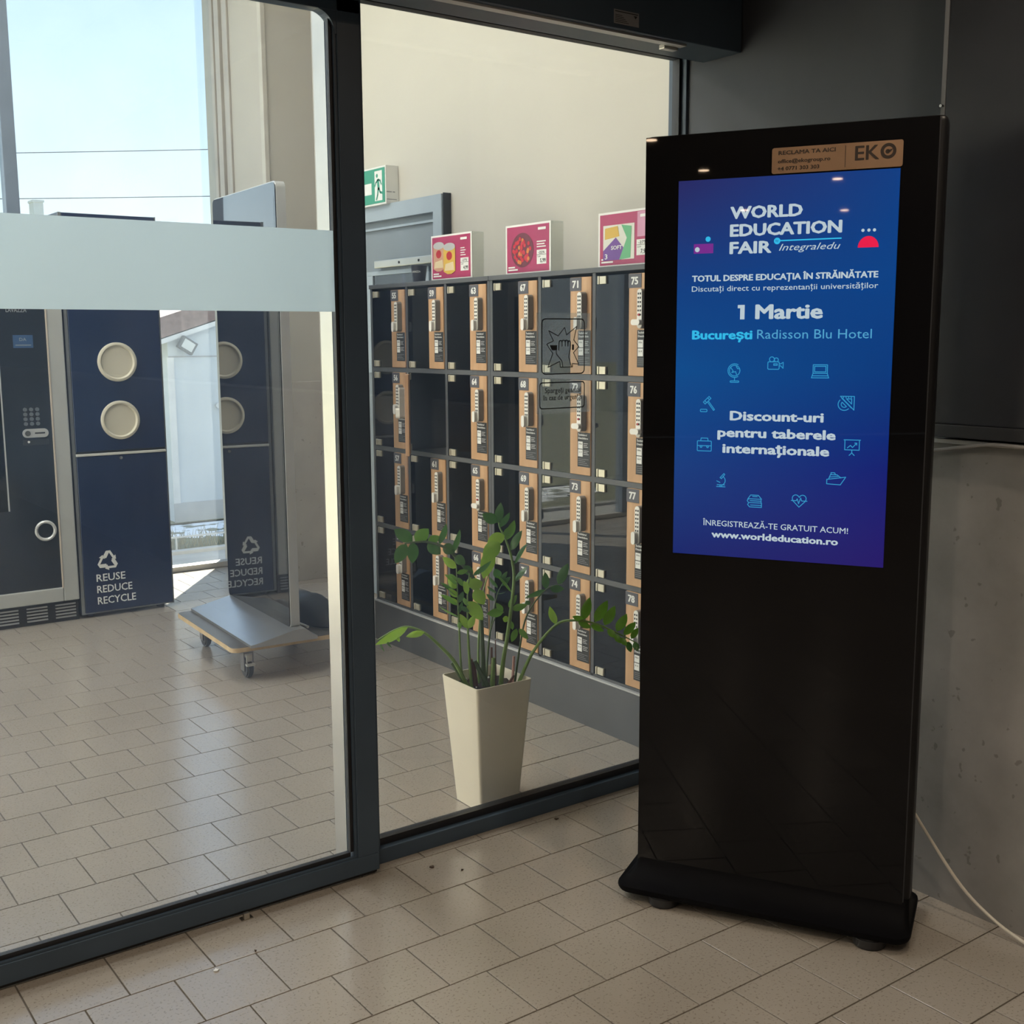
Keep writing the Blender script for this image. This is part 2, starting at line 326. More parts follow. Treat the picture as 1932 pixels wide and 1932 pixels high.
def text_geo(s, bold, shear=0.0):
    k = (s, bold, shear)
    if k in TCACHE: return TCACHE[k]
    c = bpy.data.curves.new('t', 'FONT'); c.body = s; c.offset = bold; c.resolution_u = 2; c.shear = shear
    o = bpy.data.objects.new('t', c); COL.objects.link(o)
    dg = bpy.context.evaluated_depsgraph_get(); dg.update()
    me = bpy.data.meshes.new_from_object(o.evaluated_get(dg))
    vs = [(v.co.x, v.co.y) for v in me.vertices]; fs = [tuple(p.vertices) for p in me.polygons]
    bpy.data.objects.remove(o); bpy.data.curves.remove(c); bpy.data.meshes.remove(me)
    TCACHE[k] = (vs, fs); return TCACHE[k]
def ftext(bm, s, u0, u1, base, cap, bold=0.0, y=0.0, skew=0.0, shear=0.0):
    """text whose ink runs from u0 to u1, standing on base, with capitals cap high; bold widens the strokes"""
    vs, fs = text_geo(s, 0.0, shear)
    sy_ = cap/(0.682+2*bold*.6); g = bold*sy_
    x0 = min(v[0] for v in vs); x1 = max(v[0] for v in vs); sx_ = (u1-u0-2*g)/(x1-x0)
    offs = [(0, 0)] if not bold else [(g*math.cos(2*PI*i/8), .6*g*math.sin(2*PI*i/8)) for i in range(8)]
    for i_, (ou, ov) in enumerate(offs):
        V = [bm.verts.new((u0+g+ou+(a-x0)*sx_, y-.000004*i_, base+.6*g+ov+b*sy_)) for a, b in vs]
        for f in fs:
            try:
                q = bm.faces.new([V[i] for i in f]); q.normal_update()
                if q.normal.y > 0: q.normal_flip()
            except ValueError: pass

# ================================================================== STRUCTURE
TX, TY, OX, OY = 0.2054648, 0.2028635, 1.4558372, 2.5240115     # tile length, course depth, grid origin
floor = struct('floor', bx(-12, 3.6, -8, 7.25, -0.12, -0.003), GROUT)
def tile_bm(bm, x, y, ln, g=0.0020, ch=0.0004, z=0.0):
    a = [(x+g, y+g), (x+ln-g, y+g), (x+ln-g, y+TY-g), (x+g, y+TY-g)]
    i = [(x+g+ch, y+g+ch), (x+ln-g-ch, y+g+ch), (x+ln-g-ch, y+TY-g-ch), (x+g+ch, y+TY-g-ch)]
    t = [bm.verts.new((*p, z)) for p in i]; m_ = [bm.verts.new((*p, z-ch)) for p in a]; b = [bm.verts.new((*p, z-.0035)) for p in a]
    bm.faces.new(t)
    for k in range(4):
        j = (k+1) % 4
        bm.faces.new((m_[k], m_[j], t[j], t[k])); bm.faces.new((b[k], b[j], m_[j], m_[k]))
tb = B(); tile_bm(tb, 0, 0, TX); tme = bpy.data.meshes.new('floor_tile'); tb.to_mesh(tme); tb.free(); tme.materials.append(TILE)
near, rest = [], []
for r in range(-52, 24):
    y = OY+r*TY; off = OX if r % 2 else OX+TX/2
    if y > 7.22: continue
    for k in range(-66, 11):
        x = off+k*TX
        if x > 3.45 or x < -12: continue
        c = (x+TX/2, y+TY/2, 0); q = to_px(c); area = 0
        if q and 0.3 < c[0] and c[1] > 0.5 and -60 < q[0] < 1990 and 640 < q[1] < 1990:
            cs = [to_px((x+i*TX, y+j*TY, 0)) for i, j in ((0, 0), (1, 0), (1, 1), (0, 1))]
            if None not in cs:
                area = abs(sum(cs[i][0]*cs[(i+1) % 4][1]-cs[(i+1) % 4][0]*cs[i][1] for i in range(4)))/2
                if (c[0] > 2.80 and 2.9 < c[1] < 5.0) or (c[0] > 2.66 and c[1] < 2.75): area = 0
        (near if area > 0 else rest).append((area, x, y))
near.sort(reverse=True); rest += near[300:]; near = near[:300]
for a, x, y in near: inst('floor_tile', tme, floor, (x, y, 0), (random.uniform(-.0012, .0012), random.uniform(-.0012, .0012), 0))
rb = B()
for a, x, y in rest: tile_bm(rb, x, y, TX)
o = obj('floor_tile_field', rb, TILE, floor); o['kind'] = 'stuff'

# store side: concrete wall with dark cladding above, on the right
wr = struct('wall_right', bx(2.63, 2.95, -8, 2.765, 0, 1.235), CONC)
o = obj('slate_cladding_panel', bx(2.71, 2.95, 1.752, 2.765, 1.235, 3.0), DARKW, wr)
o = obj('slate_cladding_panel', bx(2.71, 2.95, -8, 1.748, 1.235, 3.0), DARKW, wr)
o = obj('black_wall_board', bx(2.605, 2.71, -0.9, 1.765, 1.275, 2.95, bev=.003), BOARDB, wr); lab(o, 'flat black board mounted on the wall above the concrete')
o = obj('board_bottom_rail', bx(2.598, 2.71, -0.9, 1.768, 1.243, 1.275, bev=.002), BLACKP, wr)
o = obj('board_edge_profile', bx(2.604, 2.64, 1.766, 1.777, 1.243, 2.95), mat('edge_grey', (.16, .165, .175), .4), wr)
b = B(); cyl(b, (2.600, 1.771, 2.055), .004, .012, 'x', 10); obj('screw_head', b, CHROME, wr)
struct('trim_1', bx(2.618, 2.632, -3, 1.90, 1.2255, 1.2365, bev=.002), mat('pale_ledge_trim', (.55, .54, .52), .35), None)
bpy.data.objects['trim_1']['label'] = 'thin pale trim along the top of the concrete wall'
# rest of the shop, out of the frame
struct('wall_left', bx(-12.2, -12, -8, 7.3, 0, 4.2), mat('shop_wall_beige', (.42, .40, .37), .8))
struct('wall_near', bx(-12, 2.95, -8.2, -8, 0, 3.2), MATS['shop_wall_beige'])
struct('ceiling_1', bx(-12, 2.95, -8, 2.60, 3.0, 3.1), CEILD)
struct('wall_partition_left', bx(-12, -1.35, 2.70, 2.86, 0, 3.0), DARKW)
wu = struct('wall_partition_upper', bx(-12, 3.40, 2.705, 2.86, 2.44, 4.2), CREAM)
obj('slate_fascia', bx(-12, 2.95, 2.60, 2.70, 2.65, 3.0), DARKW, wu)
struct('wall_partition_right', bx(2.732, 3.40, 2.74, 2.86, 0, 2.44), DARKW)
# vestibule
struct('wall_back', bx(3.28, 3.50, 2.86, 7.40, 0, 4.2), CREAM)
wf = struct('wall_far', bx(2.965, 3.28, 6.52, 7.40, 0, 4.2), WARMG)
obj('concrete_base', bx(2.952, 3.28, 6.490, 7.20, 0, 1.235, bev=.003), PIERLOW, wf)
obj('corner_bead', bx(2.958, 2.985, 6.512, 6.56, 1.235, 4.2, bev=.003), mat('corner_bead_paint', (.47, .445, .40), .7), wf)
struct('ceiling_2', bx(-12, 3.50, 2.70, 7.40, 4.2, 4.3), CEIL)
struct('wall_far_low', bx(-12, -2.235, 7.31, 7.40, 0, 4.2), WARMG)
struct('wall_bounce_left', bx(-2.40, -2.24, 2.87, 7.30, 0, 4.2), mat('white_wall_paint', (.76, .74, .69), .75, var=.02))  # unseen wall added so sunlight bounces back towards the lockers
# skirting step at the back wall
obj('concrete_base', bx(3.262, 3.28, 6.19, 6.490, 0, 1.235, bev=.003), PIERLOW, bpy.data.objects['wall_back'])

# ---- glazed facade
wn = struct('window_2', bx(-2.23, 2.965, 7.22, 7.30, 0, 0.035, bev=.004), mat('threshold_metal', (.50, .47, .42), .4))
FACF = mat('facade_frame_grey', (.30, .31, .31), .4)
FACB = mat('facade_frame_beige', (.40, .37, .33), .5)
mulls = [-2.2, -0.85, 0.42, 1.70]
for x in mulls: obj('mullion', bx(x-.03, x+.045, 7.215, 7.305, .035, 4.2, bev=.004), mat('facade_mullion_blue_grey', (.17, .21, .27), .35), wn)
b = bx(2.952, 2.965, 7.215, 7.305, .035, 4.2, bev=.002); obj('jamb', b, FACB, wn)
obj('jamb_cover_strip', bx(2.945, 2.966, 7.10, 7.17, 1.24, 4.2, bev=.003), FACB, wn); obj('jamb_cover_strip', bx(2.952, 2.966, 6.99, 7.06, 1.24, 4.2, bev=.003), FACB, wn)
edges = mulls+[2.985]
for a, c in zip(edges[:-1], edges[1:]):
    obj('pane', bx(a+.045, c-.03, 7.256, 7.262, .035, 4.16), GL_FAC, wn)
obj('head_rail', bx(-2.23, 2.965, 7.215, 7.305, 4.14, 4.2), FACF, wn)

# ---- fixed glass panel of the partition
w1 = struct('window_1', bx(1.44, 2.735, 2.765, 2.845, 0, .045, bev=.002), ANTH); lab(w1, 'fixed glass panel in a dark frame between the kiosk and the sliding door')
obj('glazing_bead', bx(1.53, 2.695, 2.787, 2.818, .045, .066), GASK, w1)
obj('stile', bx(1.442, 1.535, 2.765, 2.845, .045, 2.43, bev=.002), ANTH, w1)
o = obj('edge_profile', bx(1.434, 1.442, 2.776, 2.845, .01, 2.43), ALU, w1); lab(o, 'polished pale edge profile')
obj('stile', bx(2.700, 2.735, 2.765, 2.845, .045, 2.43, bev=.002), ANTH, w1)
b = bx(2.690, 2.700, 2.787, 2.818, .066, 2.372); obj('glazing_bead', b, GASK, w1)
o = obj('jamb_sky_glint', bx(2.712, 2.736, 2.757, 2.765, .045, 2.345), mat('painted_sky_glint', (.30, .42, .54), .35), w1)  # sky reflection at the jamb, painted as a pale blue strip
b = bx(1.442, 2.735, 2.765, 2.845, 2.385, 2.44, bev=.002); obj('head_rail', b, ANTH, w1)
b = bx(1.53, 2.695, 2.787, 2.818, 2.366, 2.385); obj('glazing_bead', b, GASK, w1)
obj('pane', bx(1.53, 2.695, 2.799, 2.805, .066, 2.368), GL_FIX, w1)
# emergency decal on the fixed pane
b = bx(2.127, 2.336, 2.7982, 2.7988, 1.266, 1.570); dec = obj('safety_decal', b, FILM, w1); lab(dec, 'clear film with a black fist breaking glass')
b = B(); LW = .0034
fstroke(b, rrect(2.147, 2.313, 1.386, 1.552, .014), LW, 2.7976, True)
fstroke(b, rrect(2.139, 2.3135, 1.2815, 1.360, .009), LW, 2.7976, True)
star = [(2.1733, 1.5164), (2.2099, 1.5008), (2.2345, 1.5267), (2.2425, 1.5042), (2.2821, 1.5294), (2.2709, 1.4883), (2.2904, 1.4680), (2.2699, 1.4498), (2.2906, 1.4143), (2.2655, 1.4165), (2.2655, 1.406), (2.219, 1.406), (2.2157, 1.4235), (2.1700, 1.4069), (2.1888, 1.4482), (2.1656, 1.4761), (2.191, 1.486)]
fstroke(b, star, LW*.8, 2.7976, True)
fist = [(2.228, 1.406), (2.224, 1.425), (2.204, 1.445), (2.202, 1.455)]
fstroke(b, fist, LW*.9, 2.7976)
fstroke(b, [(2.212, 1.458), (2.213, 1.481)]+arc((2.219, 1.481), .006, 180, 0, 6)+arc((2.231, 1.482), .006, 180, 0, 6)+arc((2.243, 1.482), .006, 180, 0, 6)+arc((2.2525, 1.480), .0055, 180, 0, 6)+[(2.257, 1.46), (2.2505, 1.438), (2.2615, 1.407)], LW*.9, 2.7976)
for u in (2.225, 2.237, 2.248): fstroke(b, [(u, 1.482), (u, 1.470)], LW*.9, 2.7976)
fpoly(b, [(2.176, 1.473), (2.205, 1.473), (2.205, 1.458), (2.186, 1.458)], 2.7976); frect(b, 2.264, 2.2715, 1.458, 1.4745, 2.7976)
ftext(b, 'Spargeți geamul', 2.158, 2.300, 1.3285, .016, .012, 2.7976); ftext(b, 'în caz de urgență', 2.151, 2.3015, 1.3065, .016, .012, 2.7976)
obj('decal_print', b, PRINTB, dec)

# ---- sliding door leaf
DX0 = 0.10
d1 = struct('door_1', bx(DX0, 1.502, 2.712, 2.752, .016, .066, bev=.002), ANTH); lab(d1, 'sliding glass door leaf with a frosted band and dark frame')
obj('glazing_bead', bx(DX0, 1.418, 2.724, 2.740, .066, .084), GASK, d1)
obj('bead_ledge', bx(DX0, 1.430, 2.716, 2.724, .066, .072), ANTH, d1)
obj('stile', bx(1.436, 1.502, 2.712, 2.752, .066, 2.34, bev=.002), ANTH, d1)
obj('stile_bead', bx(1.428, 1.436, 2.717, 2.748, .066, 2.29), ANTH, d1)
obj('glazing_bead', bx(1.418, 1.428, 2.724, 2.740, .084, 2.29), GASK, d1)
obj('stile', bx(DX0, DX0+.08, 2.712, 2.752, .066, 2.34, bev=.002), ANTH, d1)
obj('top_rail', bx(DX0, 1.502, 2.712, 2.752, 2.305, 2.40, bev=.002), ANTH, d1)
b = B(); prism(b, [(1.437, 2.306)]+[(1.437-.06, 2.306)]+[(1.377+.055*math.sin(a), 2.251+.055*math.cos(a)) for a in [i*PI/2/8 for i in range(9)]]+[(1.437, 2.251)], 'y', 2.714, 2.748); obj('corner_fillet', b, ANTH, d1)
obj('pane', bx(DX0+.05, 1.424, 2.729, 2.735, .075, 2.31), GL_DOOR, d1)
o = obj('frosted_band', bx(DX0+.08, 1.4275, 2.7262, 2.7268, 1.5655, 1.7705), FROST, d1); lab(o, 'frosted film band across the door glass')
obj('bottom_brush', bx(DX0, 1.50, 2.725, 2.740, .004, .018), GASK, d1)

# ---- header with door drive
hd = thing('door_drive_header', 'long dark sliding door drive box above the glass partition', 'door drive', (0.6, 2.54, 2.334))
obj('housing', bx(-2.0, 2.108, 0, .16, .006, .30, bev=.004), ANTH, hd)
obj('guide_track', bx(-2.0, 1.90, .022, .050, .001, .010), mat('pale_track', (.62, .62, .60), .35), hd)
obj('track_stop', bx(1.84, 1.895, .052, .075, -.006, .008, bev=.002), ALU, hd)
q0 = on_y(1157.8, 28, 2.54); st = obj('rating_label', bx(1.60, 1.692, -.0008, 0, .018, .055), mat('label_grey', (.26, .26, .27), .5), hd)
b = B(); frect(b, 1.604, 1.688, .0490, .0515, -.0012)
for k in range(5): frect(b, 1.604, 1.604+.05-.006*k, .022+.0045*k, .0235+.0045*k, -.0012)
fpoly(b, [(1.672, .046), (1.686, .046), (1.679, .038)], -.0012)
obj('label_print', b, PRINTB, st)

# ---- grey exit door in the cream wall
d2 = struct('door_2', bx(3.262, 3.279, 5.11, 6.10, .01, 2.128), PGREY); lab(d2, 'grey metal exit door behind the lockers')
b = B(); prism(b, [(5.03, 0), (5.11, 0), (5.11, 2.128), (6.10, 2.128), (6.10, 0), (6.18, 0), (6.18, 2.21), (5.03, 2.21)], 'x', 3.225, 3.279); obj('frame', b, PGREYL, d2)
obj('frame_seal', bx(3.235, 3.279, 5.022, 5.03, 0, 2.215), GASK, d2)
obj('frame_rebate', bx(3.245, 3.264, 5.11, 6.10, 2.082, 2.094), PGREYL, d2)
b = B()
for (a0, a1, c0, c1) in ((5.20, 5.86, 1.838, 1.862), (5.20, 5.86, 1.30, 1.345), (5.20, 5.235, 1.345, 1.838), (5.79, 5.86, 1.345, 1.838)): box(b, 3.250, 3.262, a0, a1, c0, c1, bev=.003)
obj('window_frame', b, PGREYL, d2)
obj('window_pane', bx(3.2575, 3.2615, 5.235, 5.79, 1.345, 1.838), mat('dark_door_glass', (.03, .036, .042), .06), d2)
o = obj('push_bar', bx(3.222, 3.250, 5.13, 5.72, 1.875, 1.915, bev=.004), ALU, d2)
for y in (5.25, 5.45): cy_ = B(); cyl(cy_, (3.2215, y, 1.895), .007, .004, 'x', 10); obj('screw', cy_, GASK, d2)
gs = obj('exit_sticker', bx(3.2490, 3.2495, 5.345, 5.545, 1.70, 1.785), GREEN, d2)
b = B()
b2 = B(); box(b2, 3.2480, 3.2488, 5.40, 5.47, 1.705, 1.775); 
b2.free()
t = bmesh.new(); fstroke(t, [(.0, .0), (.012, .028), (.008, .05)], .008); fstroke(t, [(.012, .028), (.03, .012), (.028, 0)], .007); fdisc(t, (.010, .064), .008, 0, 10); fstroke(t, [(-.01, .04), (.008, .05), (.026, .036)], .006); frect(t, .05, .10, .005, .06)
append(b, t, Matrix.Translation((3.2485, 5.50, 1.705)) @ Matrix.Rotation(-PI/2, 4, 'Z')); obj('sticker_figure', b, PRINTW, gs)

# ================================================================== LIGHTING FIXTURES (shop spotlights, and fill panels added to brighten the entrance)
LAMPG = glow('warm_lamp_lens', (1.0, 0.72, 0.48), 45)
def ceiling_spot(x, y, z, power, label, aim=None):
    t = thing('ceiling_spotlight', label, 'lamp', (x, y, z), 0, 'ceiling spotlights in the shop')
    b = B(); cyl(b, (0, 0, -.06), .055, .12, 'z', 20, bev=.006); obj('housing', b, BLACKM, t, True)
    b = B(); cyl(b, (0, 0, -.1225), .043, .004, 'z', 20); obj('lens', b, LAMPG, t)
    ld = bpy.data.lights.new('spot_bulb', 'SPOT'); ld.energy = power*.50; ld.color = (1.0, .84, .66); ld.spot_size = math.radians(155); ld.spot_blend = .8; ld.shadow_soft_size = .05
    lo = bpy.data.objects.new('spot_bulb', ld); COL.objects.link(lo); lo.parent = t; lo.location = (0, 0, -.14)
for i, (x, y, pw) in enumerate([(-4.91, .18, 90), (-5.35, -1.165, 90), (-7.95, -1.12, 90), (-7.89, -2.25, 90), (-3.44, .97, 90), (2.15, 1.05, 55), (.2, .9, 75), (-1.4, .6, 90), (.9, -.2, 80), (-2.6, -1.4, 90)]):
    ceiling_spot(x, y, 3.0, pw, ['far left spotlight above the shop aisle', 'second row spotlight left of the aisle', 'distant spotlight over the shelves', 'furthest spotlight over the shelves', 'spotlight left of the entrance mat', 'spotlight next to the concrete wall', 'spotlight in front of the sliding door', 'spotlight left of the sliding door', 'spotlight behind the viewer', 'spotlight behind and left of the viewer'][i])
PANG = glow('fill_panel_glow', (0.95, 0.97, 1.0), 2.5)
def fill_panel(x, y, label, power):  # unseen panels, added as fill light for the entrance hall
    t = thing('added_fill_panel', label, 'lamp', (x, y, 4.2), 0, 'added ceiling fill lights of the entrance hall')
    obj('frame', bx(-.31, .31, -.31, .31, -.03, 0, bev=.004), WHITE, t); obj('diffuser', bx(-.28, .28, -.28, .28, -.032, -.029), PANG, t)
    ld = bpy.data.lights.new('fill_panel_light', 'AREA'); ld.energy = power; ld.size = .5; ld.color = (1, .96, .9)
    lo = bpy.data.objects.new('fill_panel_light', ld); COL.objects.link(lo); lo.parent = t; lo.location = (0, 0, -.04)
for i, (x, y) in enumerate([(1.2, 4.2), (-.9, 4.2), (1.2, 5.8), (-.9, 5.8)]):
    fill_panel(x, y, ['added ceiling fill light near the lockers and partition', 'added ceiling fill light left of the partition', 'added ceiling fill light near the recycling bin', 'added ceiling fill light near the vending machine'][i], 20)

# ================================================================== DIGITAL KIOSK
k = thing('digital_kiosk', 'tall black digital advertising kiosk showing a lit blue poster', 'kiosk', (2.0264, 2.2153, 0), math.radians(-60))
obj('body', bx(0, .706, .002, .085, .085, 1.990, bev=.014, seg=3), BLACKM, k, True)
kg = obj('front_glass', bx(.002, .690, -.002, .004, .088, 1.986), BLACKGL, k)
obj('edge_trim', bx(.690, .6925, -.001, .006, .092, 1.982), mat('kiosk_edge_grey', (.045, .047, .052), .5, spec=.2), k)
def loft(bm, rings, capb=True):
    R = [[bm.verts.new(p) for p in r] for r in rings]; n = len(R[0])
    for a, c in zip(R[:-1], R[1:]):
        for i in range(n): bm.faces.new((a[i], a[(i+1) % n], c[(i+1) % n], c[i]))
    bm.faces.new(R[0][::-1]); bm.faces.new(R[-1])
def outline(x0, x1, y0, y1, r, z): return [(u, v, z) for u, v in rrect(x0, x1, y0, y1, r, 5)]
rings = []
for i in range(9):
    a = PI/2*i/8; e = 1-math.cos(a)
    rings.append(outline(-.036*e, .706+.010*e, .0-.088*e, .087+.11*e, .012+.03*e, .108-.064*math.sin(a)))
rings += [outline(-.037, .717, -.089, .198, .043, .036), outline(-.033, .713, -.085, .194, .040, .028)]
b = B(); loft(b, rings[::-1]); obj('flared_base', b, mat('matt_black_base', (.004, .004, .005), .6, spec=.06, var=.1), k, True)
for fx in (.09, .62):
    for fy in (-.05, .14):
        b = B(); cyl(b, (fx, fy, .0142), .040, .028, 'z', 18, bev=.004); obj('foot', b, BLACKP, k, True)
scr = obj('screen', bx(.0875, .6095, -.0032, -.002, .9444, 1.8765), screen_mat(), k); lab(scr, 'lit blue poster screen')
LW_ = glow('screen_white', (.66, .80, .88), .47); LC_ = glow('screen_cyan', (.03, .52, .86), .60); LB_ = glow('screen_light_blue', (.10, .46, .78), .50); LI_ = glow('screen_icon_blue', (.04, .42, .80), .46)
YS = -.0037
def line(name, txt, u0, u1, base, cap, bold, m, shear=0.0):
    b = B(); ftext(b, txt, u0, u1, base, cap, bold, YS, shear=shear); o = obj(name, b, m, scr); return o
for txt, u0, u1, z, cp, bo in (('WORLD', .218, .392, 1.7795, .0293, .05), ('EDUCATION', .218, .4845, 1.7375, .0293, .05), ('FAIR', .218, .3205, 1.6961, .0291, .05)): line('headline_lettering', txt, u0, u1, z, cp, bo, LW_)
line('subhead_lettering', 'TOTUL DESPRE EDUCAȚIA ÎN STRĂINĂTATE', .1255, .5705, 1.6318, .0150, .045, LW_)
line('small_lettering', 'Discutați direct cu reprezentanții universităților', .1255, .5712, 1.6076, .0130, .006, LW_)
o = line('date_lettering', 'Martie', .285, .447, 1.5385, .0355, .05, LW_)
b = B(); fpoly(b, [(.2418, 1.5735), (.2418, 1.5655), (.2480, 1.5655), (.2480, 1.5385), (.2590, 1.5385), (.2590, 1.5735)], YS); obj('date_numeral', b, LW_, scr)
for txt, u0, u1, z in (('Discount-uri', .2282, .4575, 1.2902), ('pentru taberele', .1978, .4872, 1.2482), ('internaționale', .2112, .4735, 1.2083)): line('offer_lettering', txt, u0, u1, z, .0238, .055, LW_)
line('small_lettering', 'ÎNREGISTREAZĂ-TE GRATUIT ACUM!', .165, .5245, 1.0216, .0143, .006, LW_)
line('web_address_lettering', 'www.worldeducation.ro', .188, .502, .9915, .0175, .05, LW_)
line('signature_lettering', 'Integraledu', .338, .482, 1.7005, .0155, .0, LW_, .35)
b = B(); fdisc(b, (.1375, 1.7097), .0060, YS); obj('white_dot', b, LW_, scr)
for u in (.5318, .5452, .5576): b = B(); fdisc(b, (u, 1.7404), .0037, YS, 16); obj('white_dot', b, LW_, scr)
line('city_lettering', 'București', .128, .2797, 1.4900, .0225, .05, LC_)
b = B(); fdisc(b, (.3334, 1.7236), .0078, YS); obj('cyan_badge', b, LC_, scr)
b = B(); fstroke(b, [(.339, 1.7240), (.4828, 1.7246)], .0030, YS); obj('cyan_rule', b, LC_, scr)
b = B(); fdisc(b, (.1642, 1.7342), .0064, YS); obj('cyan_dot', b, LC_, scr)
b = B(); ftext(b, 'Radisson Blu Hotel', .2912, .5613, 1.4914, .0218, .0, YS); obj('light_blue_lettering', b, LB_, scr)
b = B(); ftext(b, 'by', .3300, .3368, 1.7220, .0050, .01, YS-.0003); obj('badge_lettering', b, glow('screen_navy', (.0, .05, .2), .8), scr)
b = B(); frect(b, .1287, .1777, 1.7000, 1.7232, YS+.0002); obj('purple_block', b, glow('screen_purple', (.16, .02, .22), .75), scr)
b = B(); fpoly(b, arc((.5449, 1.7012), .0235, 0, 180, 18, ry=.026), YS); obj('red_dome', b, glow('screen_red', (.62, .006, .05), .85), scr)
# line icons
IW = .0020; ICO = []
def ic(cx, cy, s):
    ib = B(); ICO.append(ib)
    def P(pts): return [(cx+u*s, cy+v*s) for u, v in pts]
    def st_(pts, closed=False): fstroke(ib, P(pts), IW, YS, closed)
    return st_
s_ = ic(.2378, 1.4087, .0012)
s_(arc((0, 4), 11, 0, 360, 18)); s_(arc((0, 4), 14, 60, 300, 14)); s_([(0, -10), (0, -16)]); s_(rrect(-9, 9, -20, -17, 1.4, 2), True); s_([(-8, 10), (-3, 3), (-6, 0), (2, 2), (4, -4)]); s_([(3, 13), (6, 8), (10, 8)])
s_ = ic(.3373, 1.4319, .0012)
s_(rrect(-15, 8, -12, 3, 2, 2), True); s_(arc((-7, 8), 5, 0, 360, 12)); s_(arc((2, 7), 4, 0, 360, 12)); s_([(8, -5), (11, -5), (16, -10), (16, 2), (11, -1), (8, -1)]); s_([(-3, -4), (4, -4), (4, -1), (-3, -1)], True)
s_ = ic(.4453, 1.4132, .0012)
s_([(-14, -4), (-14, 13), (14, 13), (14, -4)], True); s_([(-14, -4), (-17, -13), (17, -13), (14, -4)]); s_([(-15, -9), (15, -9)]); s_([(-11, 10), (11, 10), (11, -1), (-11, -1)], True)
s_ = ic(.1723, 1.3296, .0012)
s_([(-10, 4), (2, 16), (6, 12), (-6, 0)], True); s_([(-7, 7), (-3, 3)]); s_([(-1, 13), (3, 9)]); s_([(1, 6), (14, -11), (12, -13), (-1, 4)]); s_(rrect(-16, -2, -16, -11, 1.5, 2), True)
s_ = ic(.5092, 1.3375, .0012)
s_([(-12, 14), (15, 14), (15, -13)], True); s_([(0, 9), (10, 9), (10, -1)], True); s_([(-9, 10), (10, -9)]); s_(arc((-4, -2), 12, 135, 315, 12)); s_(arc((-4, -2), 6, 135, 315, 8)+[(-8, 2)])
for q in (-6, -1, 4, 9): s_([(q, 14), (q, 11)])
s_ = ic(.1649, 1.2283, .0012)
s_(rrect(-15, 15, -14, 7, 1.5, 2), True); s_([(-15, -3), (15, -3)]); s_([(-8, 7), (-7, 13), (7, 13), (8, 7)]); s_(arc((-7, -5), 2, 0, 360, 8)); s_(arc((7, -5), 2, 0, 360, 8))
s_ = ic(.5261, 1.2347, .0012)
s_([(-16, 13), (16, 13)]); s_([(-14, 12), (-14, -7), (14, -7), (14, 12)]); s_([(-9, -3), (-3, 2), (1, -2), (9, 7)]); s_([(5, 7), (9, 7), (9, 3)]); s_([(0, -7), (0, -13)]); s_([(-5, -18), (0, -13), (5, -18)])
s_ = ic(.2095, 1.1392, .0012)
s_([(-9, -14), (9, -14)]); s_([(-8, -10), (8, -10)]); s_([(6, 14), (8, 12), (1, 3), (-2, 5)], True); s_(arc((-1, -1), 10, 55, -70, 8)); s_([(-9, -2), (-2, -5)]); s_(arc((0, -12), 2, 0, 360, 8))
s_ = ic(.4914, 1.1552, .0012)
s_([(-18, -2), (-18, -11), (9, -12), (19, 4)], True); s_([(-14, 0), (-11, 8), (2, 8), (10, 2)]); s_([(-12, 3), (4, 5)]); s_([(-10, 8), (-10, 12), (-3, 12), (-1, 8)])
s_ = ic(.2951, 1.0895, .0012)
s_([(-14, 4), (-8, 13), (8, 13), (15, 5), (-12, 5)]); s_([(-12, 5), (-15, 1), (-12, -3), (14, -3), (14, 3)]); s_([(-11, -3), (-14, -7), (-10, -12), (15, -12), (15, -3)]); s_([(-9, 1), (13, 1)]); s_([(-8, -8), (14, -8)]); s_([(-4, 10), (6, 10)])
s_ = ic(.4053, 1.0966, .0012)
s_([(0, -13), (-12, -1)]+arc((-7, 5), 7, 200, 40, 8)+[(0, 7)]+arc((7, 5), 7, 140, -20, 8)+[(12, -1)], True); s_([(-16, 0), (-6, 0), (-4, 4), (-1, -6), (3, 6), (5, 0), (16, 0)])
for ib, nm in zip(ICO, ('globe_icon', 'film_camera_icon', 'laptop_icon', 'gavel_icon', 'set_square_icon', 'briefcase_icon', 'flip_chart_icon', 'microscope_icon', 'yacht_icon', 'books_icon', 'heart_icon')): obj(nm, ib, LI_, scr)
# sticker on the bezel
b = B(); prism(b, rrect(.3157, .6137, 1.8800, 1.9395, .005, 3), 'y', -.0044, -.0034)
stk = obj('contact_sticker', b, KRAFT, kg); lab(stk, 'copper coloured contact sticker')
stk.parent = k
b = B(); YT = -.0048
ftext(b, 'RECLAMA TA AICI', .331, .4635, 1.9228, .0092, .035, YT); ftext(b, 'office@ekogroup.ro', .330, .4522, 1.9035, .0090, .035, YT); ftext(b, '+4 0771 303 303', .3295, .4272, 1.8868, .0088, .035, YT)
frect(b, .4852, .4864, 1.8855, 1.9345, YT); ftext(b, 'EK', .5075, .5615, 1.8990, .0325, .02, YT)
R0 = arc((.5815, 1.9160), .0175, 0, 360, 28); R1 = arc((.5815, 1.9160), .0102, 0, 360, 28)
for i in range(28): fpoly(b, [R0[i], R0[i+1], R1[i+1], R1[i]], YT)
fdisc(b, (.5800, 1.9150), .0052, YT, 12); fpoly(b, [(.5785, 1.917), (.592, 1.921), (.586, 1.913)], YT)
obj('sticker_lettering', b, mat('dark_brown_print', (.035, .024, .018), .5), stk)

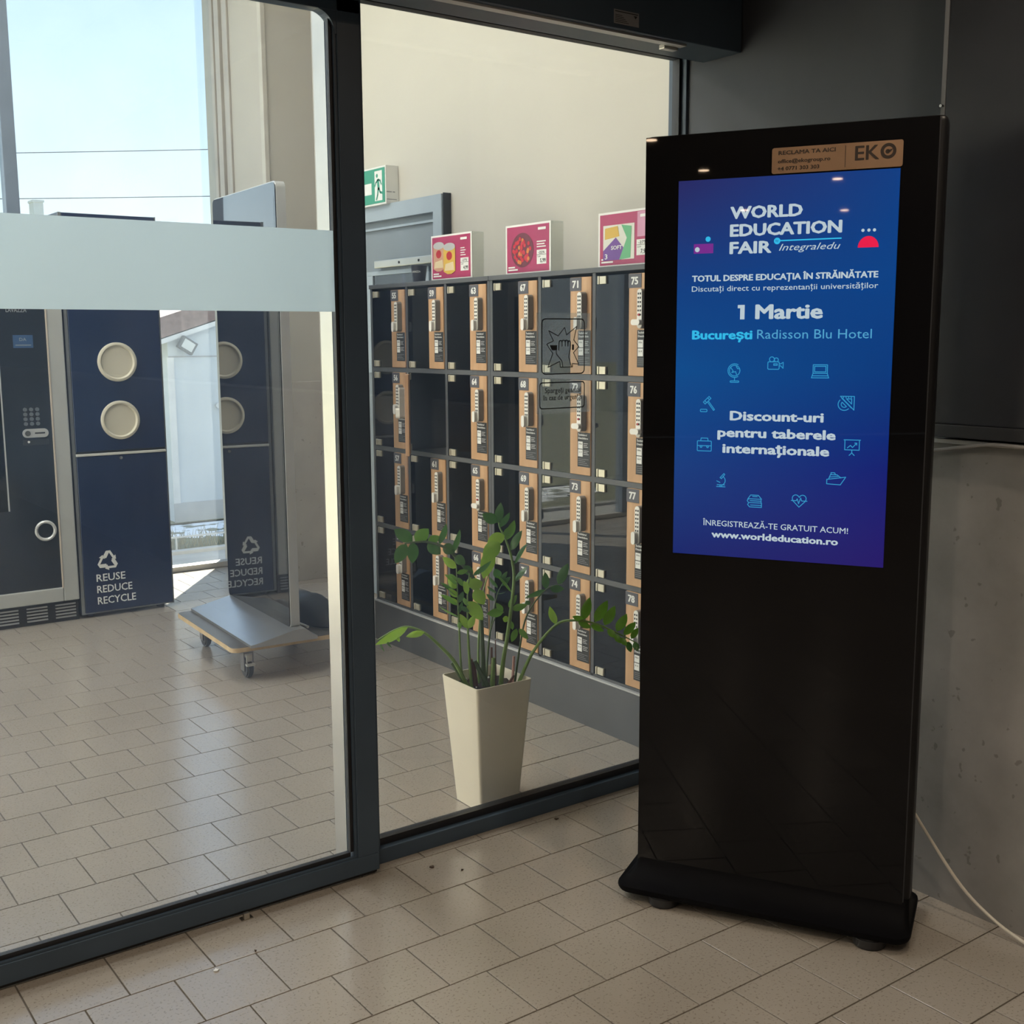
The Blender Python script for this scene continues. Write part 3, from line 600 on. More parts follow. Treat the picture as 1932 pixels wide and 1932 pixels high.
# white cable on the wall and floor beside the kiosk
cab = thing('power_cable', 'thin white cable sagging down the concrete wall to the floor', 'cable', (2.5, 1.6, 0))
pts = [(2.44, 1.80, .50), (2.475, 1.765, .42), (2.52, 1.735, .315), (2.555, 1.67, .20), (2.575, 1.585, .095), (2.585, 1.50, .038), (2.585, 1.42, .014), (2.57, 1.32, .006), (2.54, 1.1, .0055), (2.50, .7, .0055)]
b = B(); tube(b, [Vector(p)-Vector((2.5, 1.6, 0)) for p in smoothpts(pts, 6)], .0042, 8); obj('cord', b, CABLE, cab, True)
cab2 = thing('screen_cable', 'grey cable running along the bottom of the black wall board', 'cable', (2.6, 1.6, 1.24))
pts = [(2.60, 1.86, 1.195), (2.608, 1.80, 1.200), (2.615, 1.74, 1.208), (2.612, 1.66, 1.222), (2.606, 1.58, 1.233), (2.604, 1.45, 1.231), (2.604, 1.2, 1.231), (2.604, .6, 1.231)]
b = B(); tube(b, [Vector(p)-Vector((2.6, 1.6, 1.24)) for p in smoothpts(pts, 6)], .0048, 8); obj('cord', b, CABLEG, cab2, True)
cab3 = thing('plug_lead', 'short white lead with plugs hanging at the edge of the black board', 'cable', (2.597, 1.783, 1.29))
obj('plug', bx(-.006, .006, -.006, .006, .075, .105, bev=.002), WHITE, cab3); obj('plug', bx(-.006, .006, -.006, .006, 0, .022, bev=.002), WHITE, cab3)
b = B(); tube(b, smoothpts([(0, 0, .022), (0, -.006, .04), (0, .004, .06), (0, 0, .076)], 5), .003, 8); obj('cord', b, CABLE, cab3, True)

# ================================================================== LOCKERS
ROW0, PITCH, UW = .205, .3808, 1.0065
FT = .018
CP = (UW-FT)/3
DW, DH = CP-FT-.003, PITCH-.020-.003
def mesh_of(bm, m, name, smooth=False):
    me = bpy.data.meshes.new(name)
    if smooth: bmesh.ops.recalc_face_normals(bm, faces=bm.faces)
    bm.to_mesh(me); bm.free(); me.materials.append(m)
    if smooth: me.shade_smooth(); me.set_sharp_from_angle(angle=math.radians(40))
    return me
# door parts, local: x right from the hinge side, y back, z up from the door bottom
WX = DW-.122
m_pane = mesh_of(bx(0, WX+.01, .002, .009, 0, DH), GL_SMOKE, 'locker_door')
m_wood = mesh_of(bx(WX, DW, -.004, .014, 0, DH, bev=.0012, seg=1), WOOD, 'wood_panel')
m_plate = mesh_of(bx(WX-.001, WX+.066, -.0052, -.0040, DH-.050, DH-.001), PLATE, 'number_plate')
LX0, LX1, LZ0, LZ1 = WX+.072, WX+.098, DH-.192, DH-.055
b = B(); prism(b, rrect(LX0, LX1, LZ0, LZ1, .0125, 6), 'y', -.028, -.004); m_lock = mesh_of(b, LOCKS, 'lock_case', True)
b = B(); prism(b, rrect(LX0+.001, LX1-.001, LZ0+.001, LZ1-.001, .0115, 6), 'y', -.031, -.028); m_face = mesh_of(b, LOCKW, 'lock_face', True)
b = B()
for i in range(6):
    for s in (-1, 1): box(b, (LX0+LX1)/2+s*.0052-.0027, (LX0+LX1)/2+s*.0052+.0027, -.0322, -.031, LZ1-.020-i*.0145, LZ1-.0135-i*.0145)
m_btn = mesh_of(b, PRINTB, 'lock_buttons')
kz = LZ0+.022
b = B(); prism(b, rrect((LX0+LX1)/2-.014, (LX0+LX1)/2+.006, kz-.023, kz+.023, .0095, 6), 'y', -.047, -.031); m_knob = mesh_of(b, LOCKW, 'lock_knob', True)
b = B(); prism(b, rrect((LX0+LX1)/2-.026, (LX0+LX1)/2+.018, kz-.010, kz+.010, .0095, 6), 'y', -.047, -.031); m_knobh = mesh_of(b, LOCKW, 'lock_knob', True)
b = B(); cyl(b, ((LX0+LX1)/2, -.0325, kz+.026), .0042, .004, 'y', 12); m_led = mesh_of(b, RED, 'lock_indicator')
SX0, SX1, SZ0, SZ1 = WX+.047, WX+.1205, DH-.327, DH-.196
m_stk = mesh_of(bx(SX0, SX1, -.0050, -.0040, SZ0, SZ1), mat('sticker_black', (.016, .017, .019), .5), 'instruction_sticker')
b = B(); YK = -.0054
ftext(b, 'Închidere/', SX0+.005, SX0+.057, SZ1-.013, .0075, .03, YK); ftext(b, 'Deschidere', SX0+.005, SX0+.062, SZ1-.0255, .0075, .03, YK)
for zz in (SZ1-.062, SZ1-.092): frect(b, SX0+.004, SX0+.031, zz, zz+.027, YK)
for i in range(3): frect(b, SX0+.036, SX0+.036+.026-.005*(i % 2), SZ1-.042-i*.0065, SZ1-.0405-i*.0065, YK); frect(b, SX0+.036, SX0+.036+.030-.006*(i % 2), SZ1-.070-i*.0065, SZ1-.0685-i*.0065, YK)
m_prt = mesh_of(b, PRINTW, 'sticker_print')
b = B(); ftext(b, 'PIN', SX0+.009, SX0+.026, SZ1-.047, .006, .02, YK-.0004); ftext(b, '0-9', SX0+.009, SX0+.026, SZ1-.078, .006, .02, YK-.0004); m_prt2 = mesh_of(b, PRINTB, 'sticker_keys')
b = B()
for i in range(4): frect(b, SX0+.004, SX0+.066-.01*(i % 3), SZ0+.008+i*.007, SZ0+.0092+i*.007, YK)
m_prt3 = mesh_of(b, PRINTG, 'sticker_small_print')
b = bx(.016, .024, -.006, .012, DH-.031, DH-.001, bev=.001, seg=1); box(b, .027, .062, -.005, .012, DH-.030, DH-.002, bev=.001, seg=1); m_h1 = mesh_of(b, HINGE, 'hinge')
b = bx(.016, .024, -.006, .012, .001, .031, bev=.001, seg=1); box(b, .027, .062, -.005, .012, .002, .030, bev=.001, seg=1); m_h0 = mesh_of(b, HINGE, 'hinge')
def locker_unit(y0, first, label):
    u = thing('locker_unit', label, 'lockers', (2.788, y0, 0), -PI/2)
    top = ROW0+4*PITCH
    obj('plinth', bx(0, UW, -.014, .46, 0, ROW0-.010), LOCKG, u)
    o = obj('plinth_ledge', bx(0, UW, -.016, .02, ROW0-.010, ROW0-.003, bev=.001, seg=1), mat('lit_ledge_edge', (.48, .49, .50), .35), u)  # pale colour paints in the light caught by the ledge
    for x in (0, UW-FT): obj('side_panel', bx(x, x+FT, 0, .46, ROW0-.003, top), LOCKG, u)
    for kx in (1, 2): obj('divider', bx(kx*CP, kx*CP+FT, 0, .455, ROW0, top), LOCKG, u)
    for r in range(1, 4):
        for c in range(3): obj('shelf', bx(c*CP+FT, (c+1)*CP, 0, .455, ROW0+r*PITCH-.010, ROW0+r*PITCH+.010), LOCKG, u)
    obj('floor_board', bx(FT, UW-FT, .0, .455, ROW0-.003, ROW0+.008), LOCKG, u)
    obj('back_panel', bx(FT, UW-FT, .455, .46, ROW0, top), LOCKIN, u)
    obj('top_board', bx(0, UW, -.008, .46, top, top+.019, bev=.0015, seg=1), LOCKG, u)
    for c in range(3):
        for r in range(4):
            num = first+c*4+r
            x = c*CP+FT+.0015; z = top-(r+1)*PITCH+.0115
            d = inst('locker_door', m_pane, u, (x, -.001, z))
            if num == 60: d.rotation_euler = (0, 0, math.radians(-34))
            inst('wood_panel', m_wood, d); inst('number_plate', m_plate, d); inst('lock_case', m_lock, d); inst('lock_face', m_face, d); inst('lock_buttons', m_btn, d)
            if num in (65, 72, 75, 76): inst('lock_knob', m_knobh, d); inst('lock_indicator', m_led, d)
            else: inst('lock_knob', m_knob, d)
            inst('instruction_sticker', m_stk, d); 
            for nm_, me_ in (('sticker_print', m_prt), ('sticker_keys', m_prt2), ('sticker_small_print', m_prt3)): inst(nm_, me_, d)['kind'] = 'stuff'
            inst('hinge', m_h1, d); inst('hinge', m_h0, d)
            b = B(); ftext(b, str(num), WX+.013, WX+.050, DH-.039, .027, .05, -.0057); obj('locker_number', b, PRINTW, d)
    return u
locker_unit(4.994, 55, 'grey locker bank with oak strips, numbers 55 to 66, left of the two')
locker_unit(4.994-UW-.002, 67, 'grey locker bank with oak strips, numbers 67 to 78, right of the two')
# things left in the lockers, seen dimly through the doors
def bag(name, x, y, z, w, d, h, m, label, cat, rz=0):
    t = thing(name, label, cat, (x, y, z), rz, 'things left in the lockers')
    b = B(); box(b, -w/2, w/2, -d/2, d/2, 0, h, bev=min(w, d, h)*.28, seg=4); obj('body', b, m, t, True)
    b = B(); box(b, -w*.34, w*.34, -d/2-.018, -d/2+.03, h*.10, h*.52, bev=.012, seg=3); obj('front_pocket', b, m, t, True)
    b = B(); tube(b, smoothpts([(-w*.18, 0, h*.97), (-w*.15, 0, h*1.12), (0, 0, h*1.17), (w*.15, 0, h*1.12), (w*.18, 0, h*.97)], 5), .009, 8); obj('handle', b, RUBBER, t, True)
def colx(num): c, r = divmod(num-55, 4); u, cc = divmod(c, 3); return 4.994-u*(UW+.001)-cc*CP-FT-.155, ROW0+4*PITCH-(r+1)*PITCH+.0105
BAGG = mat('grey_cloth', (.16, .16, .165), .85, var=.15, scale=30, bump=.3, bscale=200); BAGB = mat('black_cloth', (.035, .035, .038), .85, var=.2, scale=30); BAGR = mat('red_cloth', (.34, .02, .03), .8, var=.15, scale=30); BAGC = mat('pale_cloth', (.34, .33, .31), .85, var=.1, scale=30)
for num, w, h, m, nm, lb in ((73, .24, .20, BAGG, 'rucksack', 'grey rucksack standing inside locker 73'), (76, .25, .24, BAGB, 'rucksack', 'dark rucksack inside locker 76'), (75, .24, .25, BAGB, 'rucksack', 'black rucksack inside locker 75'), (62, .22, .15, BAGC, 'tote_bag', 'pale folded bag inside locker 62'), (61, .22, .10, BAGG, 'tote_bag', 'grey pouch lying inside locker 61'), (58, .22, .12, BAGC, 'tote_bag', 'pale bag inside locker 58')):
    y_, z_ = colx(num); bag(nm, 2.788+.17, y_, z_, w, .16, h, m, lb, 'bag', -PI/2)
y_, z_ = colx(76); t = thing('red_scarf', 'red folded cloth at the side of locker 76', 'cloth', (2.822, y_-.10, z_+.0005), 0, 'things left in the lockers')
b = B(); box(b, -.02, .045, -.014, .014, 0, .17, bev=.012, seg=3); obj('folded_cloth', b, BAGR, t, True)
y_, z_ = colx(71); t = thing('steel_bowl', 'upturned steel bowl inside locker 71', 'bowl', (2.93, y_, z_+.001), 0, 'things left in the lockers')
b = B(); pr = [(.10, 0), (.10, .03), (.085, .09), (.05, .125), (.0, .13)]
rg = [[(r_*math.cos(2*PI*i/24), r_*math.sin(2*PI*i/24), z) for i in range(24)] for r_, z in pr[:-1]]; loft(b, rg); obj('shell', b, SILV, t, True)
b = B(); tube(b, [(.101*math.cos(2*PI*i/24), .101*math.sin(2*PI*i/24), .004) for i in range(25)], .004, 6, False); obj('rim', b, CHROME, t, True)

# ================================================================== ON THE LOCKERS
TOPZ = ROW0+4*PITCH+.019
PINK = mat('crimson_poster', (.40, .035, .12), .35, var=.12, scale=5)
PINKL = mat('light_pink_poster', (.62, .30, .45), .35, var=.1, scale=6)
def display_box(y_left, w, h, label, draw):
    t = thing('price_display', label, 'price display', (2.835, y_left, TOPZ+.001), -PI/2, 'price displays on top of the lockers')
    b = bx(0, w, .004, .007, 0, h); box(b, 0, w, .062, .065, 0, h); box(b, 0, .003, .007, .062, 0, h); box(b, w-.003, w, .007, .062, 0, h); box(b, .003, w-.003, .007, .062, h-.003, h); box(b, .003, w-.003, .007, .062, 0, .003)
    obj('acrylic_box', b, ACRYL, t)
    pw = obj('poster_border', bx(.0, w, .0015, .0035, 0, h), PRINTW, t)
    ps = obj('poster', bx(.010, w-.010, .0005, .0015, .008, h-.008), PINK, t)
    draw(ps, w, h)
YP = -.0005
def price(ps, x, z, pc, old, pr_):
    b = B(); frect(b, x, x+.062, z, z+.055, YP); frect(b, .02, .085, .016, .022, YP); frect(b, .02, .065, .026, .032, YP)
    obj('price_tag', b, PRINTW, ps)
    b = B(); ftext(b, pc, x+.010, x+.052, z+.040, .010, .02, YP-.0006); frect(b, x, x+.062, z+.0355, z+.037, YP-.0006); ftext(b, old, x+.004, x+.024, z+.026, .006, .0, YP-.0006); ftext(b, pr_, x+.022, x+.058, z+.006, .015, .03, YP-.0006); obj('price_lettering', b, PRINTB, ps)
def tin(ps, x, z, s, c1, c2, y):
    b = B(); prism(b, [(x, z+.012*s), (x+.03*s, z), (x+.06*s, z), (x+.09*s, z+.012*s), (x+.09*s, z+.11*s), (x, z+.11*s)], 'y', y-.0004, y); obj('tin_picture', b, c1, ps)
    b = B(); fdisc(b, (x+.045*s, z+.112*s), .045*s, y-.0006, 20, ry=.016*s); obj('tin_lid_picture', b, SILV, ps)
    b = B(); fdisc(b, (x+.045*s, z+.075*s), .022*s, y-.0006, 16, ry=.018*s); obj('tin_badge_picture', b, RED, ps)
    b = B(); fpoly(b, [(x+.008*s, z+.015*s), (x+.082*s, z+.015*s), (x+.075*s, z+.05*s), (x+.015*s, z+.042*s)], y-.0006); obj('tin_food_picture', b, c2, ps)
YEL = mat('print_yellow', (.62, .40, .06), .4); CRM = mat('print_cream', (.68, .56, .36), .4); PUR = mat('print_purple', (.15, .05, .30), .4); GRN = mat('print_green', (.12, .42, .20), .4); ORG = mat('print_salmon', (.55, .30, .20), .4)
def draw1(ps, w, h):
    tin(ps, .02, .040, 1.0, ORG, CRM, -.0002); tin(ps, .105, .025, 1.05, YEL, CRM, -.0012)
    price(ps, w-.085, .035, '-27%', '6,87', '4,99')
    b = B()
    for i in range(4): frect(b, w-.085, w-.045-.008*(i % 2), .100+i*.010, .104+i*.010, YP)
    frect(b, w-.085, w-.035, h-.030, h-.020, YP); obj('poster_lettering', b, PRINTW, ps)
def draw2(ps, w, h):
    b = B(); fdisc(b, (.115, .095), .075, YP, 28, ry=.068); obj('fruit_tray_picture', b, mat('print_dark_tray', (.16, .03, .05), .3), ps)
    rnd = random.Random(3); b = B(); b2 = B()
    for i in range(46):
        a = rnd.uniform(0, 2*PI); r_ = math.sqrt(rnd.random())*.85; c = (.115+.068*r_*math.cos(a), .095+.061*r_*math.sin(a))
        fdisc(b if i % 5 else b2, c, .0085, YP-.0004-.00001*i, 10)
    obj('fruit_picture', b, mat('print_red_fruit', (.55, .03, .05), .25), ps); obj('orange_fruit_picture', b2, mat('print_orange_fruit', (.65, .20, .05), .25), ps)
    price(ps, w-.088, .035, '-22%', '7,69', '5,99')
    b = B()
    for i in range(3): frect(b, w-.088, w-.030-.008*(i % 2), .100+i*.010, .1045+i*.010, YP)
    frect(b, w-.080, w-.03, h-.030, h-.020, YP); obj('poster_lettering', b, PRINTW, ps)
def draw3(ps, w, h):
    b = B(); frect(b, .03, .20, .025, .150, YP); obj('pack_picture', b, mat('print_pale_pack', (.66, .66, .60), .35), ps)
    b = B(); fpoly(b, [(.03, .025), (.13, .025), (.15, .060), (.10, .105), (.03, .06)], YP-.0004); obj('pack_purple_picture', b, PUR, ps)
    b = B(); fpoly(b, [(.12, .025), (.18, .03), (.185, .14), (.13, .148), (.16, .10)], YP-.0005); obj('pack_green_picture', b, GRN, ps)
    b = B(); fpoly(b, [(.04, .10), (.12, .108), (.11, .145), (.04, .14)], YP-.0006); obj('pack_yellow_picture', b, YEL, ps)
    b = B(); frect(b, .215, w-.012, .100, h-.010, YP); obj('pink_panel', b, PINKL, ps)
    price(ps, w-.088, .035, '-27%', '10,99', '7,99')
    b = B(); ftext(b, 'SOFT', .075, .135, .062, .014, .03, YP-.001); ftext(b, '3', .04, .055, .03, .018, .02, YP-.001); frect(b, w-.07, w-.03, h-.030, h-.020, YP-.0004); obj('poster_lettering', b, PRINTW, ps)
display_box(4.512, .325, .197, 'crimson price display with two food tins, nearest the exit door', draw1)
display_box(3.938, .300, .197, 'crimson price display with a tray of red fruit, middle of three', draw2)
display_box(3.352, .300, .197, 'crimson price display with a colourful soft pack, beside the kiosk', draw3)
c = thing('paper_cup', 'dark navy paper coffee cup standing on the lockers', 'cup', (2.895, 4.715, TOPZ+.001), math.radians(-58))
b = B(); rg = [[(r_*math.cos(2*PI*i/28), r_*math.sin(2*PI*i/28), z) for i in range(28)] for r_, z in ((.028, 0), (.0385, .082), (.037, .082), (.029, .004))]; loft(b, rg); cupb = obj('cup_body', b, mat('navy_paper', (.020, .022, .040), .5), c, True)
b = B(); tube(b, [(.0385*math.cos(2*PI*i/28), .0385*math.sin(2*PI*i/28), .082) for i in range(29)], .0018, 6, False); obj('rim', b, mat('navy_paper_rim', (.10, .11, .14), .4), c, True)
b = B(); t = bmesh.new(); ftext(t, 'LAVAZZA', -.024, .024, .048, .0085, .02, 0)
for v in t.verts:
    a = v.co.x/.0365; r_ = .028+.0105*v.co.z/.082+.0006; v.co = Vector((r_*math.sin(a), -r_*math.cos(a), v.co.z))
append(b, t); obj('cup_lettering', b, PRINTW, cupb)
# exit sign box above the grey door
es = thing('exit_sign', 'green running man exit sign box on the cream wall', 'exit sign', (3.197, 5.876, 2.206), -PI/2)
obj('housing', bx(0, .34, .004, .0828, 0, .201, bev=.003), WHITE, es)
eg = obj('sign_face', bx(.009, .331, .002, .005, .010, .191), GREEN, es)
b = B(); frect(b, .225, .305, .022, .178, .0012); 
fpoly(b, [(.02, .09), (.09, .16), (.09, .12), (.19, .12), (.19, .06), (.09, .06), (.09, .02)], .0012)
obj('white_panel', b, PRINTW, eg)
b = B(); Y_ = .0004
fdisc(b, (.252, .153), .0105, Y_, 14); fstroke(b, [(.262, .128), (.268, .085)], .022, Y_); fstroke(b, [(.262, .130), (.240, .118), (.228, .100)], .009, Y_); fstroke(b, [(.266, .130), (.285, .126), (.297, .106)], .009, Y_); fstroke(b, [(.264, .086), (.256, .052), (.243, .030)], .012, Y_); fstroke(b, [(.270, .086), (.285, .064), (.312, .058)], .012, Y_)
obj('running_figure', b, GREEN, eg)
b = B(); t = bmesh.new(); frect(t, .008, .040, .060, .066); frect(t, .045, .06, .060, .066); frect(t, .008, .070, .022, .026)
append(b, t, Matrix.Translation((.3404, 0, 0)) @ Matrix.Rotation(PI/2, 4, 'Z')); obj('side_print', b, PRINTG, es)

# ================================================================== PLANT
PC = Vector((2.047, 2.962, 0))
pp = thing('potted_plant', 'green zamioculcas plant in a tall square ivory planter behind the glass', 'potted plant', PC, math.radians(-1.2))
def sq(s, z, r=.010): return outline(-s/2, s/2, -s/2, s/2, r, z)
PHH = .419
b = B(); loft(b, [sq(.150, 0, .008), sq(.151, .004), sq(.211, PHH), sq(.205, PHH), sq(.198, PHH-.03), sq(.196, PHH-.06)]); obj('planter', b, POTW, pp, True)
b = B(); rnd = random.Random(5)
g = [[b.verts.new((-.098+.196*i/14, -.098+.196*j/14, PHH-.034+rnd.uniform(-.006, .008))) for i in range(15)] for j in range(15)]
for j in range(14):
    for i in range(14): b.faces.new((g[j][i], g[j][i+1], g[j+1][i+1], g[j+1][i]))
obj('soil', b, SOIL, pp, True)
b = B()
for i in range(14): a, r_ = rnd.uniform(0, 6.28), rnd.uniform(.03, .09); t = bmesh.new(); bmesh.ops.create_icosphere(t, subdivisions=1, radius=rnd.uniform(.002, .0038)); append(b, t, Matrix.Translation((r_*math.cos(a), r_*math.sin(a), PHH-.024)))
o = obj('perlite', b, WHITE, pp); o['kind'] = 'stuff'
def leaf_mat(name, c0, c1):
    m, n, l = new_mat(name)
    o = n.new('ShaderNodeOutputMaterial'); b = n.new('ShaderNodeBsdfPrincipled'); tr = n.new('ShaderNodeBsdfTranslucent'); mx = n.new('ShaderNodeMixShader'); mx.inputs[0].default_value = .42
    t = n.new('ShaderNodeTexCoord'); a = n.new('ShaderNodeTexNoise'); a.inputs['Scale'].default_value = 25; l.new(t.outputs['Object'], a.inputs['Vector'])
    r = n.new('ShaderNodeValToRGB'); r.color_ramp.elements[0].color = (*c0, 1); r.color_ramp.elements[1].color = (*c1, 1); l.new(a.outputs['Fac'], r.inputs[0])
    l.new(r.outputs[0], b.inputs['Base Color']); l.new(r.outputs[0], tr.inputs[0]); b.inputs['Roughness'].default_value = .28
    l.new(b.outputs[0], mx.inputs[1]); l.new(tr.outputs[0], mx.inputs[2]); l.new(mx.outputs[0], o.inputs[0]); return m
LF_D = leaf_mat('leaf_dark_green', (.045, .13, .030), (.08, .20, .045)); LF_M = leaf_mat('leaf_mid_green', (.11, .27, .03), (.17, .36, .05)); LF_L = leaf_mat('leaf_fresh_backlit', (.27, .50, .04), (.36, .58, .08))  # lightest green has the backlight put into its colour
STEM = mat('stem_green', (.16, .26, .07), .4, var=.2, scale=20); STEMD = mat('stem_dark_green', (.07, .11, .045), .45, var=.2, scale=20); STUMP = mat('stem_brown_sheath', (.10, .045, .035), .7, var=.3, scale=30)
VD = Vector((PC.x, PC.y, 0)).normalized(); PD = Vector((PC.x, PC.y, 0)).length
RZI = Matrix.Rotation(math.radians(1.2), 3, 'Z')
def pp_pt(zx, zy, dd=0.0):
    """a point of the plant on a vertical sheet through the planter, dd metres further from the viewer, in planter coordinates"""
    d = ray(690+zx/3.5778, 830+zy/3.5778); t_ = (PD+dd)/d.dot(VD)
    return RZI @ (Vector((0, 0, CAM_H))+d*t_-PC)
def stem(pts, d0, d1, r0, r1, m):
    n = len(pts); P = [pp_pt(x, y, d0+(d1-d0)*i/(n-1)) for i, (x, y) in enumerate(pts)]
    P[0].z = min(P[0].z, PHH-.03); Q = smoothpts(P, 5); k_ = len(Q)
    b = B(); tube(b, Q, [r0+(r1-r0)*i/(k_-1) for i in range(k_)], 8); obj('stem', b, m, pp, True)
def leaf(bx_, by_, tx, ty, w, m, dd=0.0, dt=0.0, flip=1):
    A = pp_pt(bx_, by_, dd); T = pp_pt(tx, ty, dd+dt); ax = T-A; L = ax.length; ax.normalize()
    wv = w/3.5778*PD/CAM_F; Wr = max(wv, .40*L); tilt = math.acos(max(.12, min(1, wv/Wr)))*flip
    v_ = RZI @ VD; side = ax.cross(v_).normalized(); nr = side.cross(ax)
    sd_ = side*math.cos(tilt)+nr*math.sin(tilt); nn = sd_.cross(ax)
    b = B(); N = 7; rows = []
    for i in range(N+1):
        s = i/N; wd = Wr/2*(math.sin(PI*min(1, s**.85)))**.75 if 0 < i < N else .0006
        c_ = A+ax*(L*s)+nn*(-.10*L*math.sin(PI*s*.9)); rows.append([b.verts.new(c_-sd_*wd+nn*(wd*.28)), b.verts.new(c_), b.verts.new(c_+sd_*wd+nn*(wd*.28))])
    for i in range(N):
        for j in range(2): b.faces.new((rows[i][j], rows[i][j+1], rows[i+1][j+1], rows[i+1][j]))
    me_o = obj('leaf', b, m, pp); me_o.data.shade_smooth()
D_, M_, L_ = LF_D, LF_M, LF_L
# each stem: outline of its path, then its leaflets
stem([(800, 1640), (785, 1350), (775, 1150), (735, 950), (640, 830), (540, 730), (420, 690), (330, 690), (262, 700)], .0, -.05, .0085, .0022, STEMD)
for q in [(315, 682, 192, 603, 88, D_), (335, 688, 425, 598, 92, M_), (275, 703, 200, 832, 88, D_), (322, 692, 315, 832, 80, D_), (420, 692, 505, 772, 88, D_), (500, 705, 540, 565, 46, D_), (588, 770, 632, 602, 42, D_), (520, 715, 602, 760, 80, D_), (600, 785, 672, 838, 70, D_), (664, 850, 722, 915, 62, D_), (724, 920, 846, 812, 44, D_), (420, 690, 500, 650, 60, M_)]: leaf(*q, dd=-.03, dt=random.uniform(-.02, .02), flip=random.choice((-1, 1)))
stem([(912, 1640), (930, 1480), (960, 1300), (1000, 960), (985, 800), (940, 660), (905, 590), (892, 510)], .01, .03, .0080, .0018, STEM)
for q in [(892, 560, 912, 423, 62, D_), (888, 556, 787, 498, 78, D_), (905, 592, 970, 488, 46, D_), (952, 675, 1003, 540, 60, M_), (978, 745, 1057, 612, 52, D_), (945, 655, 965, 588, 46, M_), (938, 645, 822, 690, 86, L_), (905, 690, 790, 800, 110, L_), (850, 730, 795, 935, 100, L_), (905, 700, 840, 800, 60, M_), (1000, 838, 1096, 702, 24, D_), (1008, 955, 1092, 858, 30, D_)]: leaf(*q, dd=.02, dt=random.uniform(-.02, .02), flip=random.choice((-1, 1)))
stem([(655, 1600), (640, 1480), (630, 1250), (620, 1050), (612, 850)], -.01, -.04, .0046, .0015, STEM)
for q in [(612, 865, 520, 792, 58, L_), (616, 945, 560, 905, 30, M_), (618, 975, 530, 910, 20, M_), (618, 1000, 555, 938, 60, L_), (620, 1050, 500, 965, 18, D_), (620, 1062, 560, 1000, 44, L_), (622, 1112, 503, 1048, 26, M_), (624, 1115, 575, 1065, 34, L_), (626, 1195, 500, 1120, 24, M_), (625, 1100, 660, 1022, 40, D_), (626, 1170, 652, 1090, 30, D_), (628, 1230, 640, 1275, 34, M_), (616, 900, 690, 880, 36, M_), (618, 930, 665, 990, 34, M_)]: leaf(*q, dd=-.03, dt=random.uniform(-.02, .02), flip=random.choice((-1, 1)))
stem([(715, 1620), (700, 1470), (690, 1280), (688, 1050), (700, 900)], -.02, -.03, .0058, .0018, STEM)
for q in [(692, 1272, 635, 1175, 52, L_), (694, 1272, 738, 1180, 48, L_), (690, 1120, 655, 1060, 30, M_), (692, 1090, 790, 1215, 94, L_), (700, 990, 790, 960, 90, L_), (735, 1010, 800, 1110, 90, L_), (690, 1000, 720, 920, 52, L_), (690, 1040, 660, 950, 40, L_), (640, 1125, 700, 1160, 34, D_)]: leaf(*q, dd=-.035, dt=random.uniform(-.02, .02), flip=random.choice((-1, 1)))
stem([(765, 1640), (760, 1450), (768, 1250), (790, 1040), (830, 900)], .03, .05, .0050, .0016, STEM)
stem([(810, 1580), (830, 1380), (855, 1200), (890, 1040), (945, 930)], .05, .08, .0040, .0012, STEMD)
for q in [(905, 935, 870, 868, 60, D_), (915, 950, 955, 888, 30, D_), (930, 960, 978, 925, 32, D_), (915, 985, 965, 955, 24, D_), (890, 1000, 832, 918, 30, D_), (880, 1035, 822, 985, 26, D_), (868, 1085, 815, 1040, 30, D_), (985, 1025, 880, 918, 14, M_), (890, 1040, 945, 1025, 10, D_)]: leaf(*q, dd=.07, dt=random.uniform(-.02, .02), flip=random.choice((-1, 1)))
stem([(812, 1590), (835, 1330), (880, 1190), (935, 1162)], .02, .03, .0034, .0012, STEMD)
for q in [(930, 1162, 818, 1172, 64, M_), (925, 1160, 880, 1100, 42, M_), (985, 1145, 1092, 1110, 52, M_), (965, 1130, 1020, 1045, 44, M_), (925, 1205, 968, 1215, 46, L_), (985, 1225, 990, 1280, 30, M_), (1018, 1275, 985, 1362, 46, M_), (1035, 1275, 1097, 1345, 44, M_)]: leaf(*q, dd=.02, dt=random.uniform(-.02, .02), flip=random.choice((-1, 1)))
stem([(1005, 1645), (1040, 1400), (1090, 1180), (1215, 1012), (1330, 972)], .02, .06, .0040, .0014, STEMD)
for q in [(1215, 1005, 1213, 893, 56, D_), (1298, 975, 1368, 833, 66, D_), (1212, 1012, 1078, 1062, 46, D_), (1245, 1005, 1338, 1005, 56, D_), (1110, 1090, 1075, 1110, 36, D_)]: leaf(*q, dd=.05, dt=random.uniform(-.02, .02), flip=random.choice((-1, 1)))
stem([(1025, 1600), (1130, 1430), (1280, 1252), (1400, 1218), (1550, 1240), (1700, 1305), (1832, 1372)], .0, .02, .0062, .0016, STEM)
for q in [(1282, 1245, 1243, 1122, 54, L_), (1470, 1216, 1395, 1190, 42, M_), (1468, 1215, 1512, 1062, 70, M_), (1548, 1228, 1632, 1083, 76, M_), (1612, 1252, 1682, 1118, 72, M_), (1695, 1292, 1762, 1172, 68, M_), (1742, 1315, 1822, 1230, 58, M_), (1792, 1342, 1838, 1268, 46, M_), (1435, 1228, 1522, 1268, 46, M_), (1520, 1248, 1606, 1290, 44, M_), (1632, 1280, 1690, 1335, 46, M_), (1680, 1312, 1722, 1372, 42, M_), (1720, 1335, 1762, 1388, 42, M_), (1768, 1362, 1790, 1432, 46, D_), (1812, 1365, 1838, 1424, 46, D_)]: leaf(*q, dd=.015, dt=random.uniform(-.02, .02), flip=random.choice((-1, 1)))
